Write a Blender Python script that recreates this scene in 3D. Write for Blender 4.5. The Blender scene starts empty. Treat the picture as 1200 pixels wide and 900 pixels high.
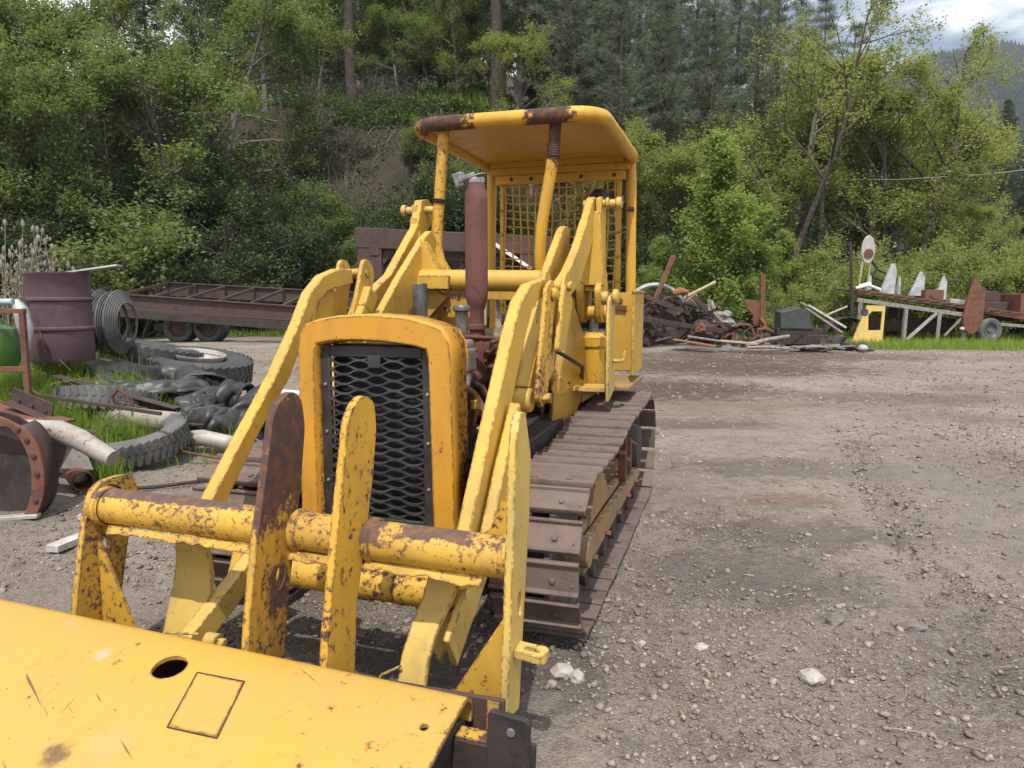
import bpy, bmesh, math, random
import numpy as np
from mathutils import Vector, Matrix

PI = math.pi
scene = bpy.context.scene
COL = scene.collection
random.seed(7)

# ------------------------------------------------------------------ mesh helpers
class MB:
    """collects verts and faces of one part; build() links them as ONE mesh object"""
    def __init__(s):
        s.v = []; s.f = []
    def add(s, vs, fs):
        o = len(s.v)
        s.v += [tuple(p) for p in vs]
        s.f += [tuple(o + i for i in f) for f in fs]
        return s
    def box(s, c, d, rot=None):
        x, y, z = d[0] / 2, d[1] / 2, d[2] / 2
        vs = [Vector((a * x, b * y, e * z)) for a in (-1, 1) for b in (-1, 1) for e in (-1, 1)]
        if rot is not None:
            vs = [rot @ p for p in vs]
        c = Vector(c)
        return s.add([p + c for p in vs], [(0, 1, 3, 2), (4, 6, 7, 5), (0, 4, 5, 1), (2, 3, 7, 6), (0, 2, 6, 4), (1, 5, 7, 3)])
    def span(s, a, b):
        return s.box([(a[i] + b[i]) / 2 for i in range(3)], [abs(b[i] - a[i]) for i in range(3)])
    def bar(s, p, q, w, h, up=(0, 0, 1)):
        p, q = Vector(p), Vector(q)
        d = q - p
        y = d.normalized(); x = y.cross(Vector(up))
        x = x.normalized() if x.length > 1e-5 else Vector((1, 0, 0))
        z = x.cross(y).normalized()
        R = Matrix((x, y, z)).transposed()
        return s.box((p + q) / 2, (w, d.length, h), R)
    def tube(s, pts, r, n=12, caps=True):
        pts = [Vector(p) for p in pts]
        rs = r if isinstance(r, (list, tuple)) else [r] * len(pts)
        vs = []; fs = []
        ref = None
        for i, p in enumerate(pts):
            t = (pts[min(i + 1, len(pts) - 1)] - pts[max(i - 1, 0)])
            t = t.normalized() if t.length > 1e-9 else Vector((0, 0, 1))
            if ref is None:
                ref = t.cross(Vector((0, 0, 1)) if abs(t.z) < .9 else Vector((1, 0, 0))).normalized()
            x = (ref - t * ref.dot(t)).normalized(); y = t.cross(x); ref = x
            for k in range(n):
                a = 2 * PI * k / n
                vs.append(p + (x * math.cos(a) + y * math.sin(a)) * rs[i])
        for i in range(len(pts) - 1):
            for k in range(n):
                k2 = (k + 1) % n
                fs.append((i * n + k, i * n + k2, (i + 1) * n + k2, (i + 1) * n + k))
        if caps:
            fs.append(tuple(range(n - 1, -1, -1)))
            fs.append(tuple(range((len(pts) - 1) * n, len(pts) * n)))
        return s.add(vs, fs)
    def cyl(s, p, q, r, n=20):
        return s.tube([p, q], r, n)
    def prism(s, poly, u0, u1):
        """polygon in the (y, z) plane extruded along x"""
        n = len(poly)
        vs = [(u0, a, b) for a, b in poly] + [(u1, a, b) for a, b in poly]
        fs = [tuple(range(n - 1, -1, -1)), tuple(range(n, 2 * n))]
        fs += [(i, (i + 1) % n, n + (i + 1) % n, n + i) for i in range(n)]
        return s.add(vs, fs)
    def prism_y(s, poly, y0, y1):
        n = len(poly)
        vs = [(a, y0, b) for a, b in poly] + [(a, y1, b) for a, b in poly]
        fs = [tuple(range(n - 1, -1, -1)), tuple(range(n, 2 * n))]
        fs += [(i, (i + 1) % n, n + (i + 1) % n, n + i) for i in range(n)]
        return s.add(vs, fs)
    def prism_z(s, poly, z0, z1):
        n = len(poly)
        vs = [(a, b, z0) for a, b in poly] + [(a, b, z1) for a, b in poly]
        fs = [tuple(range(n - 1, -1, -1)), tuple(range(n, 2 * n))]
        fs += [(i, (i + 1) % n, n + (i + 1) % n, n + i) for i in range(n)]
        return s.add(vs, fs)
    def lathe(s, prof, c=(0, 0, 0), axis=(0, 0, 1), n=28):
        """profile of (radius, height) spun round an axis through c"""
        a = Vector(axis).normalized()
        x = a.cross(Vector((0, 0, 1)) if abs(a.z) < .9 else Vector((1, 0, 0))).normalized(); y = a.cross(x)
        vs = []; fs = []; c = Vector(c); m = len(prof)
        for r, h in prof:
            for k in range(n):
                t = 2 * PI * k / n
                vs.append(c + a * h + (x * math.cos(t) + y * math.sin(t)) * max(r, 1e-4))
        for i in range(m - 1):
            for k in range(n):
                k2 = (k + 1) % n
                fs.append((i * n + k, i * n + k2, (i + 1) * n + k2, (i + 1) * n + k))
        return s.add(vs, fs)
    def xform(s, M, start=0):
        for i in range(start, len(s.v)):
            s.v[i] = tuple(M @ Vector(s.v[i]))
        return s
    def build(s, name, mat, parent=None, bevel=0.0, seg=2, angle=38, loc=None):
        me = bpy.data.meshes.new(name)
        me.from_pydata(s.v, [], s.f)
        bm = bmesh.new(); bm.from_mesh(me)
        bmesh.ops.recalc_face_normals(bm, faces=bm.faces)
        bm.to_mesh(me); bm.free()
        for p in me.polygons: p.use_smooth = True
        me.set_sharp_from_angle(angle=math.radians(angle))
        me.materials.append(mat)
        o = bpy.data.objects.new(name, me); COL.objects.link(o)
        if parent is not None: o.parent = parent
        if loc is not None: o.location = loc
        if bevel > 0:
            b = o.modifiers.new('bevel', 'BEVEL'); b.width = bevel; b.segments = seg
            b.limit_method = 'ANGLE'; b.angle_limit = math.radians(40); b.harden_normals = False
        return o

def np_mesh(name, V, F, mat, smooth=False):
    """V (n,3) floats, F (m,k) ints -> mesh datablock"""
    V = np.ascontiguousarray(V, dtype=np.float32); F = np.ascontiguousarray(F, dtype=np.int32)
    me = bpy.data.meshes.new(name)
    me.vertices.add(len(V)); me.vertices.foreach_set('co', V.ravel())
    me.loops.add(F.size); me.loops.foreach_set('vertex_index', F.ravel())
    me.polygons.add(len(F)); me.polygons.foreach_set('loop_start', np.arange(0, F.size, F.shape[1], dtype=np.int32))
    if smooth: me.polygons.foreach_set('use_smooth', np.ones(len(F), dtype=bool))
    me.update(calc_edges=True)
    if mat: me.materials.append(mat)
    return me

def link(name, me, loc=(0, 0, 0), parent=None):
    o = bpy.data.objects.new(name, me); COL.objects.link(o); o.location = loc
    if parent is not None: o.parent = parent
    return o

def tag(o, label=None, cat=None, group=None, kind=None):
    if label: o['label'] = label
    if cat: o['category'] = cat
    if group: o['group'] = group
    if kind: o['kind'] = kind
    return o

def thing(name, label, cat, loc=(0, 0, 0), rz=0, group=None, rot=None):
    o = bpy.data.objects.new(name, None); COL.objects.link(o)
    o.empty_display_size = .2
    o.location = loc; o.rotation_euler = rot if rot else (0, 0, rz)
    return tag(o, label, cat, group)

def copy_tree(o, parent=None):
    c = o.copy(); COL.objects.link(c)
    if parent is not None: c.parent = parent
    for ch in list(o.children): copy_tree(ch, c)
    return c

# ------------------------------------------------------------------ numpy noise
def _hash(ix, iy, seed):
    n = (ix.astype(np.int64) * 374761393 + iy.astype(np.int64) * 668265263 + seed * 1442695041) & 0x7fffffff
    n = ((n ^ (n >> 13)) * 1274126177) & 0x7fffffff
    return ((n ^ (n >> 16)) & 0xffff) / 65535.0
def vnoise(x, y, seed=0):
    xi = np.floor(x); yi = np.floor(y); fx = x - xi; fy = y - yi
    fx = fx * fx * (3 - 2 * fx); fy = fy * fy * (3 - 2 * fy)
    a = _hash(xi, yi, seed); b = _hash(xi + 1, yi, seed); c = _hash(xi, yi + 1, seed); d = _hash(xi + 1, yi + 1, seed)
    return (a * (1 - fx) + b * fx) * (1 - fy) + (c * (1 - fx) + d * fx) * fy - .5
def fbm(x, y, seed=0, octv=4, g=.5):
    t = 0; amp = 1; f = 1
    for i in range(octv):
        t = t + amp * vnoise(x * f + 13.7 * i, y * f - 7.1 * i, seed + i); amp *= g; f *= 2.03
    return t
def sstep(a, b, x):
    t = np.clip((x - a) / (b - a), 0, 1); return t * t * (3 - 2 * t)

# ------------------------------------------------------------------ material helpers
class NT:
    def __init__(s, name):
        s.m = bpy.data.materials.new(name); s.m.use_nodes = True
        s.t = s.m.node_tree; s.n = s.t.nodes; s.n.clear()
        s.out = s.n.new('ShaderNodeOutputMaterial')
    def new(s, typ, **kw):
        o = s.n.new(typ)
        for k, v in kw.items():
            if k[0] == '_': setattr(o, k[1:], v)
            else: o.inputs[k].default_value = v
        return o
    def l(s, a, b): s.t.links.new(a, b)
    def coord(s, kind='Object'):
        return s.n.new('ShaderNodeTexCoord').outputs[kind]
    def noise(s, vec, scale, detail=4, rough=.5, dist=0.0):
        o = s.new('ShaderNodeTexNoise', Scale=scale, Detail=detail, Roughness=rough, Distortion=dist)
        if vec is not None: s.l(vec, o.inputs['Vector'])
        return o.outputs['Fac']
    def scl(s, vec, v):
        o = s.n.new('ShaderNodeMapping'); o.inputs['Scale'].default_value = v; s.l(vec, o.inputs['Vector']); return o.outputs[0]
    def math(s, op, a, b=None, c=None, clamp=False):
        o = s.n.new('ShaderNodeMath'); o.operation = op; o.use_clamp = clamp
        for i, x in enumerate((a, b, c)):
            if x is None: continue
            if isinstance(x, (int, float)): o.inputs[i].default_value = x
            else: s.l(x, o.inputs[i])
        return o.outputs[0]
    def step(s, x, a, b):
        o = s.n.new('ShaderNodeMapRange'); o.interpolation_type = 'SMOOTHSTEP'
        s.l(x, o.inputs['Value']); o.inputs['From Min'].default_value = a; o.inputs['From Max'].default_value = b
        return o.outputs['Result']
    def mix(s, f, a, b, mode='MIX'):
        o = s.n.new('ShaderNodeMix'); o.data_type = 'RGBA'; o.blend_type = mode
        for sock, x in ((o.inputs[0], f), (o.inputs[6], a), (o.inputs[7], b)):
            if isinstance(x, (int, float)): sock.default_value = x
            elif isinstance(x, tuple): sock.default_value = (x[0], x[1], x[2], 1)
            else: s.l(x, sock)
        return o.outputs[2]
    def bsdf(s, col, rough=.6, metal=0.0, bump=None, dist=.01, strength=.5, spec=.5):
        b = s.n.new('ShaderNodeBsdfPrincipled')
        for key, x in (('Base Color', col), ('Roughness', rough), ('Metallic', metal), ('Specular IOR Level', spec)):
            if isinstance(x, (int, float)): b.inputs[key].default_value = x
            elif isinstance(x, tuple): b.inputs[key].default_value = (x[0], x[1], x[2], 1)
            else: s.l(x, b.inputs[key])
        if bump is not None:
            u = s.new('ShaderNodeBump', Strength=strength, Distance=dist); s.l(bump, u.inputs['Height']); s.l(u.outputs[0], b.inputs['Normal'])
        s.l(b.outputs[0], s.out.inputs['Surface'])
        return s.m

def mat_paint(name, col, col2, chip=.64, scale=7, edge=.5, rough=.42, rust=(.055, .032, .027), rust2=(.15, .062, .03), dirt=.35, dirtcol=(.12, .085, .06), streak=None, scratch=0, scuff=None, soft=.012, dent=4.0):
    """old paint: chips and edge wear down to rust, patches of fading, dirt"""
    s = NT(name); c = s.coord()
    A = s.noise(c, scale * 2.4, 9, .74, .2); B = s.noise(c, 2.1, 5, .6); B2 = s.noise(s.scl(c, (1, 1, .4)), scale * .8, 5, .6)
    mix = s.math('ADD', A, s.math('ADD', s.math('MULTIPLY', s.math('SUBTRACT', B, .5), .50), s.math('MULTIPLY', s.math('SUBTRACT', B2, .5), .38)))
    mask = s.step(mix, chip - soft * .4, chip + .02 + soft)
    fine = s.noise(s.scl(c, (1, 1, .55)), 48, 4, .65)
    specks = s.step(fine, .675, .69)
    mask = s.math('MAXIMUM', mask, s.math('MULTIPLY', specks, s.math('MULTIPLY', s.step(s.noise(c, 2.9, 5, .65), .44, .60), .9)))
    if edge > 0:
        bv = s.n.new('ShaderNodeBevel'); bv.samples = 4; bv.inputs['Radius'].default_value = .014
        g = s.n.new('ShaderNodeNewGeometry')
        d = s.n.new('ShaderNodeVectorMath'); d.operation = 'DOT_PRODUCT'
        s.l(bv.outputs[0], d.inputs[0]); s.l(g.outputs['Normal'], d.inputs[1])
        e = s.math('SUBTRACT', 1.0, d.outputs['Value'])
        e = s.math('MULTIPLY', e, s.math('MULTIPLY', s.step(s.noise(c, 34, 7, .8), .44, .60), 24.0 * edge), clamp=True)
        mask = s.math('MAXIMUM', mask, s.step(e, .35, .6))
    if streak:
        # bare patches of their own shape (boxes in the thing's own coordinates: centre, half size)
        for (cx, cy, cz), (hx, hy, hz) in streak:
            sp = s.n.new('ShaderNodeSeparateXYZ'); s.l(c, sp.inputs[0])
            q = None
            for k, (m, h) in enumerate(((cx, hx), (cy, hy), (cz, hz))):
                t = s.math('DIVIDE', s.math('ABSOLUTE', s.math('SUBTRACT', sp.outputs[k], m)), h)
                q = t if q is None else s.math('MAXIMUM', q, t)
            q = s.math('ADD', q, s.math('MULTIPLY', s.math('SUBTRACT', s.noise(c, 17, 8, .78), .5), 2.6))
            mask = s.math('MAXIMUM', mask, s.math('SUBTRACT', 1.0, s.step(q, .72, .95)))
    if scratch:
        for rz, sx in ((.5, (2.2, 70, 8)), (-.9, (3, 90, 8)), (1.35, (2.5, 60, 8))):
            mp = s.n.new('ShaderNodeMapping'); mp.inputs['Rotation'].default_value = (0, 0, rz); s.l(c, mp.inputs['Vector'])
            q = s.step(s.noise(s.scl(mp.outputs[0], sx), 1.0, 3, .5), .70, .735)
            mask = s.math('MAXIMUM', mask, s.math('MULTIPLY', s.math('MULTIPLY', q, s.step(s.noise(c, 3.1, 3, .5), .50, .60)), scratch))
    pc = s.mix(s.step(s.noise(c, 2.2, 5, .6), .35, .68), col, col2)
    dn = s.step(s.noise(s.scl(c, (1, 1, .3)), 7, 8, .72), .44, .74)
    pc = s.mix(s.math('MULTIPLY', dn, dirt), pc, dirtcol)
    rc = s.mix(s.step(s.noise(c, 23, 6, .65), .42, .7), rust, rust2)
    for (cx, cy, cz), rr, sc_col in (scuff or []):
        vd = s.n.new('ShaderNodeVectorMath'); vd.operation = 'DISTANCE'; s.l(c, vd.inputs[0]); vd.inputs[1].default_value = (cx, cy, cz)
        q = s.math('ADD', s.math('DIVIDE', vd.outputs['Value'], rr), s.math('MULTIPLY', s.math('SUBTRACT', s.noise(c, 30, 5, .7), .5), 1.3))
        pc = s.mix(s.math('MULTIPLY', s.math('SUBTRACT', 1.0, s.step(q, .3, 1.0)), .8), pc, sc_col)
    pc = s.mix(s.math('MULTIPLY', s.step(mix, chip - .06, chip), .45), pc, (.30, .13, .03))
    col_ = s.mix(mask, pc, rc)
    ro = s.math('ADD', s.math('MULTIPLY', mask, .42), s.math('MULTIPLY_ADD', A, .25, rough - .1))
    h = s.math('ADD', s.math('SUBTRACT', s.math('MULTIPLY', s.noise(c, 60, 3, .6), .25), mask), s.math('MULTIPLY', s.noise(c, 4.5, 3, .5), dent))
    return s.bsdf(col_, ro, 0.0, h, .0010, .6, .35)

def mat_rust(name, a, b, c3, scale=5, rough=.82, metal=0.0, bump=.004, vary=False):
    s = NT(name); c = s.coord()
    if vary:
        oi = s.n.new('ShaderNodeObjectInfo'); va = s.n.new('ShaderNodeVectorMath'); va.operation = 'ADD'; s.l(c, va.inputs[0])
        s.l(s.math('MULTIPLY', oi.outputs['Random'], 37.0), va.inputs[1]); c = va.outputs[0]
    n = s.noise(c, scale, 9, .66, .3)
    col = s.mix(s.step(n, .36, .55), a, b)
    col = s.mix(s.step(s.noise(c, scale * 2.7, 7, .7), .54, .7), col, c3)
    h = s.noise(c, scale * 9, 6, .65)
    return s.bsdf(col, s.math('MULTIPLY_ADD', n, .3, rough - .15), metal, h, bump, .6, .35)

def mat_plain(name, a, b, scale=6, rough=.6, metal=0.0, bump=.002, spec=.5, bs=6):
    s = NT(name); c = s.coord()
    n = s.noise(c, scale, 7, .62)
    return s.bsdf(s.mix(s.step(n, .35, .66), a, b), s.math('MULTIPLY_ADD', n, .3, rough - .15), metal, s.noise(c, scale * bs, 5, .6), bump, .6, spec)

def mat_leaf(name, a, b, trans=.45, tcol=None, rough=.5):
    s = NT(name)
    g = s.n.new('ShaderNodeNewGeometry'); oi = s.n.new('ShaderNodeObjectInfo')
    r = s.math('MULTIPLY_ADD', oi.outputs['Random'], .45, s.math('MULTIPLY', g.outputs['Random Per Island'], .55))
    col = s.mix(r, a, b)
    p = s.n.new('ShaderNodeBsdfPrincipled'); s.l(col, p.inputs['Base Color']); p.inputs['Roughness'].default_value = rough
    p.inputs['Specular IOR Level'].default_value = .3
    t = s.n.new('ShaderNodeBsdfTranslucent')
    tc = s.mix(.75, col, tcol if tcol else (b[0] * 1.5, b[1] * 1.5, b[2] * .8)); s.l(tc, t.inputs['Color'])
    m = s.n.new('ShaderNodeMixShader'); m.inputs[0].default_value = trans
    s.l(p.outputs[0], m.inputs[1]); s.l(t.outputs[0], m.inputs[2]); s.l(m.outputs[0], s.out.inputs['Surface'])
    return s.m
# ------------------------------------------------------------------ materials
YEL = mat_paint('loader_yellow', (.55, .325, .048), (.47, .292, .066), chip=.695, scale=13, soft=.02, edge=.9, dirt=.5, dirtcol=(.24, .155, .065))
ORG = mat_paint('hood_yellow', (.56, .27, .026), (.50, .25, .03), chip=.70, scale=15, soft=.02, edge=.7, dirt=.45, dirtcol=(.25, .13, .045))
WORN = mat_paint('worn_yellow', (.54, .32, .045), (.47, .28, .055), chip=.545, scale=18, soft=.03, edge=1.0, rough=.5, dirt=.5, rust=(.085, .054, .047), rust2=(.18, .09, .045), dirtcol=(.2, .12, .05))
WORN2 = mat_paint('plate_yellow', (.55, .31, .035), (.50, .29, .04), chip=.585, scale=14.0, soft=.03, edge=1.3, rough=.5, dirt=.35, rust2=(.14, .06, .035), dirtcol=(.22, .14, .06))
BARE = mat_paint('mostly_bare_yellow', (.52, .30, .04), (.46, .27, .045), chip=.56, scale=13.0, soft=.03, edge=1.1, rough=.55, rust=(.075, .047, .042), rust2=(.15, .072, .04), dirt=.5, streak=[((.015, -2.1, 1.03), (.1, .4, .30)), ((.015, -2.27, .52), (.1, .07, .10))])
SHEET = mat_paint('bucket_yellow', (.50, .285, .044), (.45, .272, .062), chip=.685, scale=8, edge=.6, rough=.5, dirt=.42, rust2=(.15, .07, .035), dirtcol=(.36, .24, .10), scratch=.8, dent=7.0,
    scuff=[((-.69, -2.51, .36), .05, (.33, .33, .30)), ((-.43, -2.62, .35), .05, (.33, .33, .30)), ((-.10, -2.93, .29), .10, (.42, .28, .10)), ((-.215, -3.0, .27), .06, (.07, .042, .036))])
FADED = mat_paint('faded_yellow', (.55, .37, .085), (.47, .34, .10), chip=.675, scale=13, soft=.02, edge=.9, dirt=.5, dirtcol=(.22, .17, .09))
CANO = mat_paint('canopy_yellow', (.58, .31, .03), (.52, .28, .03), chip=.70, scale=11, soft=.02, edge=.6, dirt=.42, dirtcol=(.25, .14, .05),
                 streak=[((-.44, .56, 2.83), (.27, .2, .12)), ((.33, .56, 2.82), (.2, .2, .12)), ((.36, .62, 2.68), (.1, .2, .2)), ((-.47, .63, 2.72), (.1, .2, .1))])
OCHRE = mat_paint('dusty_frame', (.30, .185, .075), (.24, .16, .085), chip=.68, scale=6, edge=.7, rough=.8, dirt=.95, dirtcol=(.20, .145, .10), rust2=(.17, .075, .035))
TRACK = mat_rust('track_steel', (.115, .080, .068), (.155, .116, .10), (.20, .12, .08), 6, .68, .25, .004, vary=True)
TRACKD = mat_rust('track_link_steel', (.05, .037, .034), (.075, .055, .05), (.13, .07, .045), 6, .75, .2)
DARK = mat_plain('engine_black', (.012, .011, .011), (.035, .03, .027), 8, .6)
GREASE = mat_rust('greasy_iron', (.02, .016, .014), (.05, .036, .03), (.11, .06, .035), 9, .6, .2)
GRILLE = mat_plain('grille_black', (.035, .036, .04), (.065, .067, .072), 9, .42, .3)
STACK = mat_rust('stack_rust', (.10, .043, .036), (.135, .056, .045), (.062, .040, .036), 5, .72, .0, .002)
SILVER = mat_plain('bare_aluminium', (.20, .205, .21), (.36, .365, .37), 22, .5, .6)
ROD = mat_plain('grey_steel', (.10, .10, .10), (.19, .185, .18), 14, .45, .6)
BROWN = mat_rust('brown_steel', (.05, .034, .032), (.075, .048, .042), (.12, .06, .04), 4, .75, .15)
RUSTR = mat_rust('red_rust', (.10, .042, .03), (.16, .07, .042), (.06, .035, .03), 6, .85)
RUSTO = mat_rust('orange_rust', (.20, .075, .03), (.26, .11, .045), (.10, .05, .035), 7, .88)
BLACKB = mat_rust('black_brown_steel', (.028, .022, .021), (.05, .036, .033), (.09, .05, .036), 5, .7, .2)
SEAT = mat_plain('seat_vinyl', (.035, .025, .02), (.06, .042, .032), 8, .6)
OLIVE = mat_rust('olive_tank', (.16, .12, .055), (.12, .09, .05), (.3, .25, .2), 6, .5)
COREM = mat_plain('radiator_core', (.008, .008, .008), (.016, .015, .014), 30, .8)

# ------------------------------------------------------------------ crawler loader
TH = math.radians(17)
loader = thing('crawler_loader', 'weathered yellow tracked loader with open canopy, rusty exhaust stack and front bucket', 'loader', (-.2287, 4.776, 0), -TH)
class LB(MB):
    """parts given as (across, along, up) with the along distance measured from the photographer"""
    def build(s, name, mat, parent=None, bevel=.004, **kw):
        s.v = [(p[0], p[1] - 4.5, p[2]) for p in s.v]
        return MB.build(s, name, mat, parent or loader, bevel, **kw)
def rounded(poly, r, n=5):
    """round the corners of a polygon"""
    out = []; m = len(poly)
    for i in range(m):
        p = Vector(poly[i]); a = Vector(poly[i - 1]) - p; b = Vector(poly[(i + 1) % m]) - p
        q = min(r, a.length * .45, b.length * .45)
        s0 = p + a.normalized() * q; s1 = p + b.normalized() * q
        for k in range(n + 1):
            t = k / n
            out.append(tuple((1 - t) ** 2 * s0 + 2 * t * (1 - t) * p + t * t * s1))
    return out

# ---- tracks
def track_path():
    pts = []
    fc, fr = Vector((3.30, .385)), .345
    sc, sr = Vector((5.60, .432)), .388
    pts += [(5.60 - i * 2.30 / 12, .043) for i in range(12)]
    pts += [(fc.x + fr * math.cos(a), fc.y + fr * math.sin(a)) for a in np.linspace(-PI / 2, -PI * 1.5, 16)][0:-1]
    pts += [(3.30, .735), (3.6, .728), (3.95, .722), (4.25, .745), (4.55, .785), (4.9, .795), (5.25, .805)]
    pts += [(sc.x + sr * math.cos(a), sc.y + sr * math.sin(a)) for a in np.linspace(PI / 2, -PI / 2, 16)]
    P = [Vector(p) for p in pts]
    d = [0]
    for i in range(len(P)):
        d.append(d[-1] + (P[(i + 1) % len(P)] - P[i]).length)
    return P, d
PATH, PD = track_path()
NSHOE = int(round(PD[-1] / .171)); PITCH = PD[-1] / NSHOE
def path_at(q):
    q %= PD[-1]
    i = 0
    while PD[i + 1] < q: i += 1
    a, b = PATH[i], PATH[(i + 1) % len(PATH)]
    t = (q - PD[i]) / (PD[i + 1] - PD[i])
    return a + (b - a) * t
def shoe_mb():
    m = MB()
    prof = [(-.076, 0), (-.077, .02), (-.072, .033), (-.063, .034), (-.055, .016), (.05, .013), (.058, .026), (.067, .029), (.074, .02), (.075, .002), (.05, 0), (-.05, 0)]
    m.prism(prof, -.2, .2)
    for u in (-.085, .085):
        m.lathe([(0, .026), (.011, .026), (.014, .022), (.014, .012)], (u, -.012, 0), (0, 0, 1), 8)
    m.lathe([(0, .02), (.006, .02), (.007, .012)], (.17, -.03, 0), (0, 0, 1), 6)
    for u in (-.055, .055):
        m.box((u, 0, -.026), (.026, .165, .05))
    return m
shoe0 = None
for side in (-1, 1):
    tr = thing('track', None, None); tr.parent = loader
    uc = side * .81
    for k in range(NSHOE):
        p = path_at((k + .5) * PITCH); a = path_at(k * PITCH); b = path_at((k + 1) * PITCH)
        d = (b - a).normalized()
        # tangent runs forward along the bottom; outward normal is the tangent turned
        nrm = Vector((d.y, -d.x)) * 1.0
        mid = Vector((sum(q.x for q in PATH) / len(PATH), .4))
        if nrm.dot(p - Vector((min(max(p.x, 3.3), 5.6), .41))) < 0: nrm = -nrm
        if shoe0 is None:
            shoe0 = shoe_mb().build('shoe', TRACK, tr, .002, 1); o = shoe0
        else:
            o = shoe0.copy(); COL.objects.link(o); o.parent = tr
        y = Vector((0, d.x, d.y)); z = Vector((0, nrm.x, nrm.y)); x = y.cross(z)
        M = Matrix((x, y, z)).transposed().to_4x4()
        M.translation = Vector((uc, p.x - 4.5, p.y)) + Vector((random.uniform(-.003, .003), 0, 0))
        o.matrix_local = M @ Matrix.Rotation(random.uniform(-.035, .035), 4, 'X')
    # idler, sprocket, rollers of this track
    idl = LB().lathe([(0, -.06), (.06, -.07), (.08, -.04), (.2, -.035), (.25, -.06), (.30, -.06), (.30, .06), (.25, .06), (.2, .035), (.08, .04), (.06, .07), (0, .07)], (uc, 3.30, .385), (1, 0, 0)).build('idler_wheel', TRACKD, tr)
    sp = LB()
    teeth = []
    for k in range(52):
        a = 2 * PI * k / 52; r = .345 if (k % 4) in (0, 1) else .30
        teeth.append((5.60 + r * math.cos(a), .432 + r * math.sin(a)))
    sp.prism(teeth, uc - .035, uc + .035)
    sp.lathe([(0, -.12), (.16, -.12), (.2, -.05), (.2, .05), (.16, .12), (.06, .13), (0, .13)], (uc, 5.6, .432), (1, 0, 0))
    sp.build('drive_sprocket', TRACKD, tr, 0)
    for t in (3.72, 4.04, 4.36, 4.68, 5.0, 5.28):
        LB().lathe([(0, -.13), (.05, -.13), (.06, -.1), (.105, -.095), (.105, -.06), (.085, -.055), (.085, .055), (.105, .06), (.105, .095), (.06, .1), (.05, .13), (0, .13)], (uc, t, .165), (1, 0, 0), 18).build('track_roller', TRACKD, tr)
    LB().lathe([(0, -.1), (.07, -.1), (.07, .1), (0, .1)], (uc, 4.5, .635), (1, 0, 0), 18).build('carrier_roller', TRACKD, tr)
    # track frame and guards
    u0, u1 = sorted((side * .60, side * .93))
    fr = LB().span((u0 + .03, 3.45, .215), (u1 - .03, 5.35, .40))
    fr.prism([(3.30, .30), (3.42, .40), (5.30, .34), (5.42, .30), (5.42, .255), (3.34, .255)], side * .935 - .02, side * .935 + .02)
    fr.prism([(3.36, .405), (3.46, .45), (5.2, .395), (5.35, .345)], side * .90 - .03, side * .90 + .012)
    fr.box((side * .915, 3.36, .33), (.1, .16, .09))
    fr.cyl((side * .86, 3.32, .385), (side * .99, 3.32, .385), .075)
    fr.build('track_frame', OCHRE, tr, .006)
    LB().prism([(3.62, .41), (3.72, .56), (3.82, .62), (3.98, .63), (4.16, .50), (4.22, .41)], side * .915 - .02, side * .915 + .012).prism([(4.05, .41), (4.28, .66), (4.5, .60), (4.62, .41)], side * .90 - .13, side * .90 - .10).build('rock_guard', OCHRE, tr, .005)
    for t in (3.55, 3.95, 4.35, 4.75, 5.15):
        LB().cyl((side * .955, t, .275), (side * .985, t, .275), .017, 6).build('frame_bolt', RUSTR, tr, .002)
    LB().box((side * .93, 4.72, .52), (.05, .05, .28)).build('roller_bracket', RUSTR, tr, .004)
    LB().box((side * .93, 4.95, .50), (.05, .05, .25)).build('roller_bracket', RUSTR, tr, .004)

# ---- hull
h = LB().span((-.55, 3.35, .34), (.55, 5.9, .80)).span((-.40, 4.75, .80), (.40, 6.0, 1.28))
h.prism([(3.2, .5), (3.4, .36), (3.4, .62), (3.2, .62)], -.3, .3)
h.build('hull', BLACKB, None, .01)
fl = LB().span((-.62, 4.9, .86), (-.41, 6.2, .92)).span((.41, 4.9, .86), (.62, 6.2, .92)); fl.build('deck_plate', OCHRE)

# ---- radiator shell with grille
out_ = []
for a, b in ((-.405, .43), (.415, .43)): out_.append((a, b))
top = [(.40, 1.30), (.392, 1.385), (.355, 1.447), (.29, 1.472), (.18, 1.498), (.0, 1.512), (-.18, 1.502), (-.29, 1.483), (-.35, 1.462), (-.385, 1.41), (-.393, 1.33)]
outer = out_ + top
inner = [(-.305, .49), (.30, .49), (.285, 1.26), (.282, 1.315), (.272, 1.352), (.22, 1.365), (.13, 1.378), (.0, 1.388), (-.13, 1.388), (-.22, 1.380), (-.285, 1.366), (-.30, 1.32), (-.302, 1.27)]
sh = LB(); n = len(outer)
rings = [(outer, 3.235, 1.0), (outer, 3.075, 1.0), ([(a * .996, .996 * (b - 1) + 1) for a, b in outer], 3.062, 1), ([(a * .98, .982 * (b - 1) + 1) for a, b in outer], 3.05, 1), ([(a * 1.02, 1.015 * (b - 1) + 1) for a, b in inner], 3.05, 1), (inner, 3.057, 1), ([(a * .95, .975 * (b - .97) + .97) for a, b in inner], 3.13, 1)]
vs = []; fs = []
for ring, t, _ in rings: vs += [(a, t, b) for a, b in ring]
for i in range(len(rings) - 1):
    for k in range(n):
        k2 = (k + 1) % n
        fs.append((i * n + k, i * n + k2, (i + 1) * n + k2, (i + 1) * n + k))
sh.add(vs, fs)
shell = sh.build('radiator_shell', ORG, None, 0, angle=34)
so = shell.modifiers.new('thick', 'SOLIDIFY'); so.thickness = .006; so.offset = -1
hd = LB()
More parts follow.
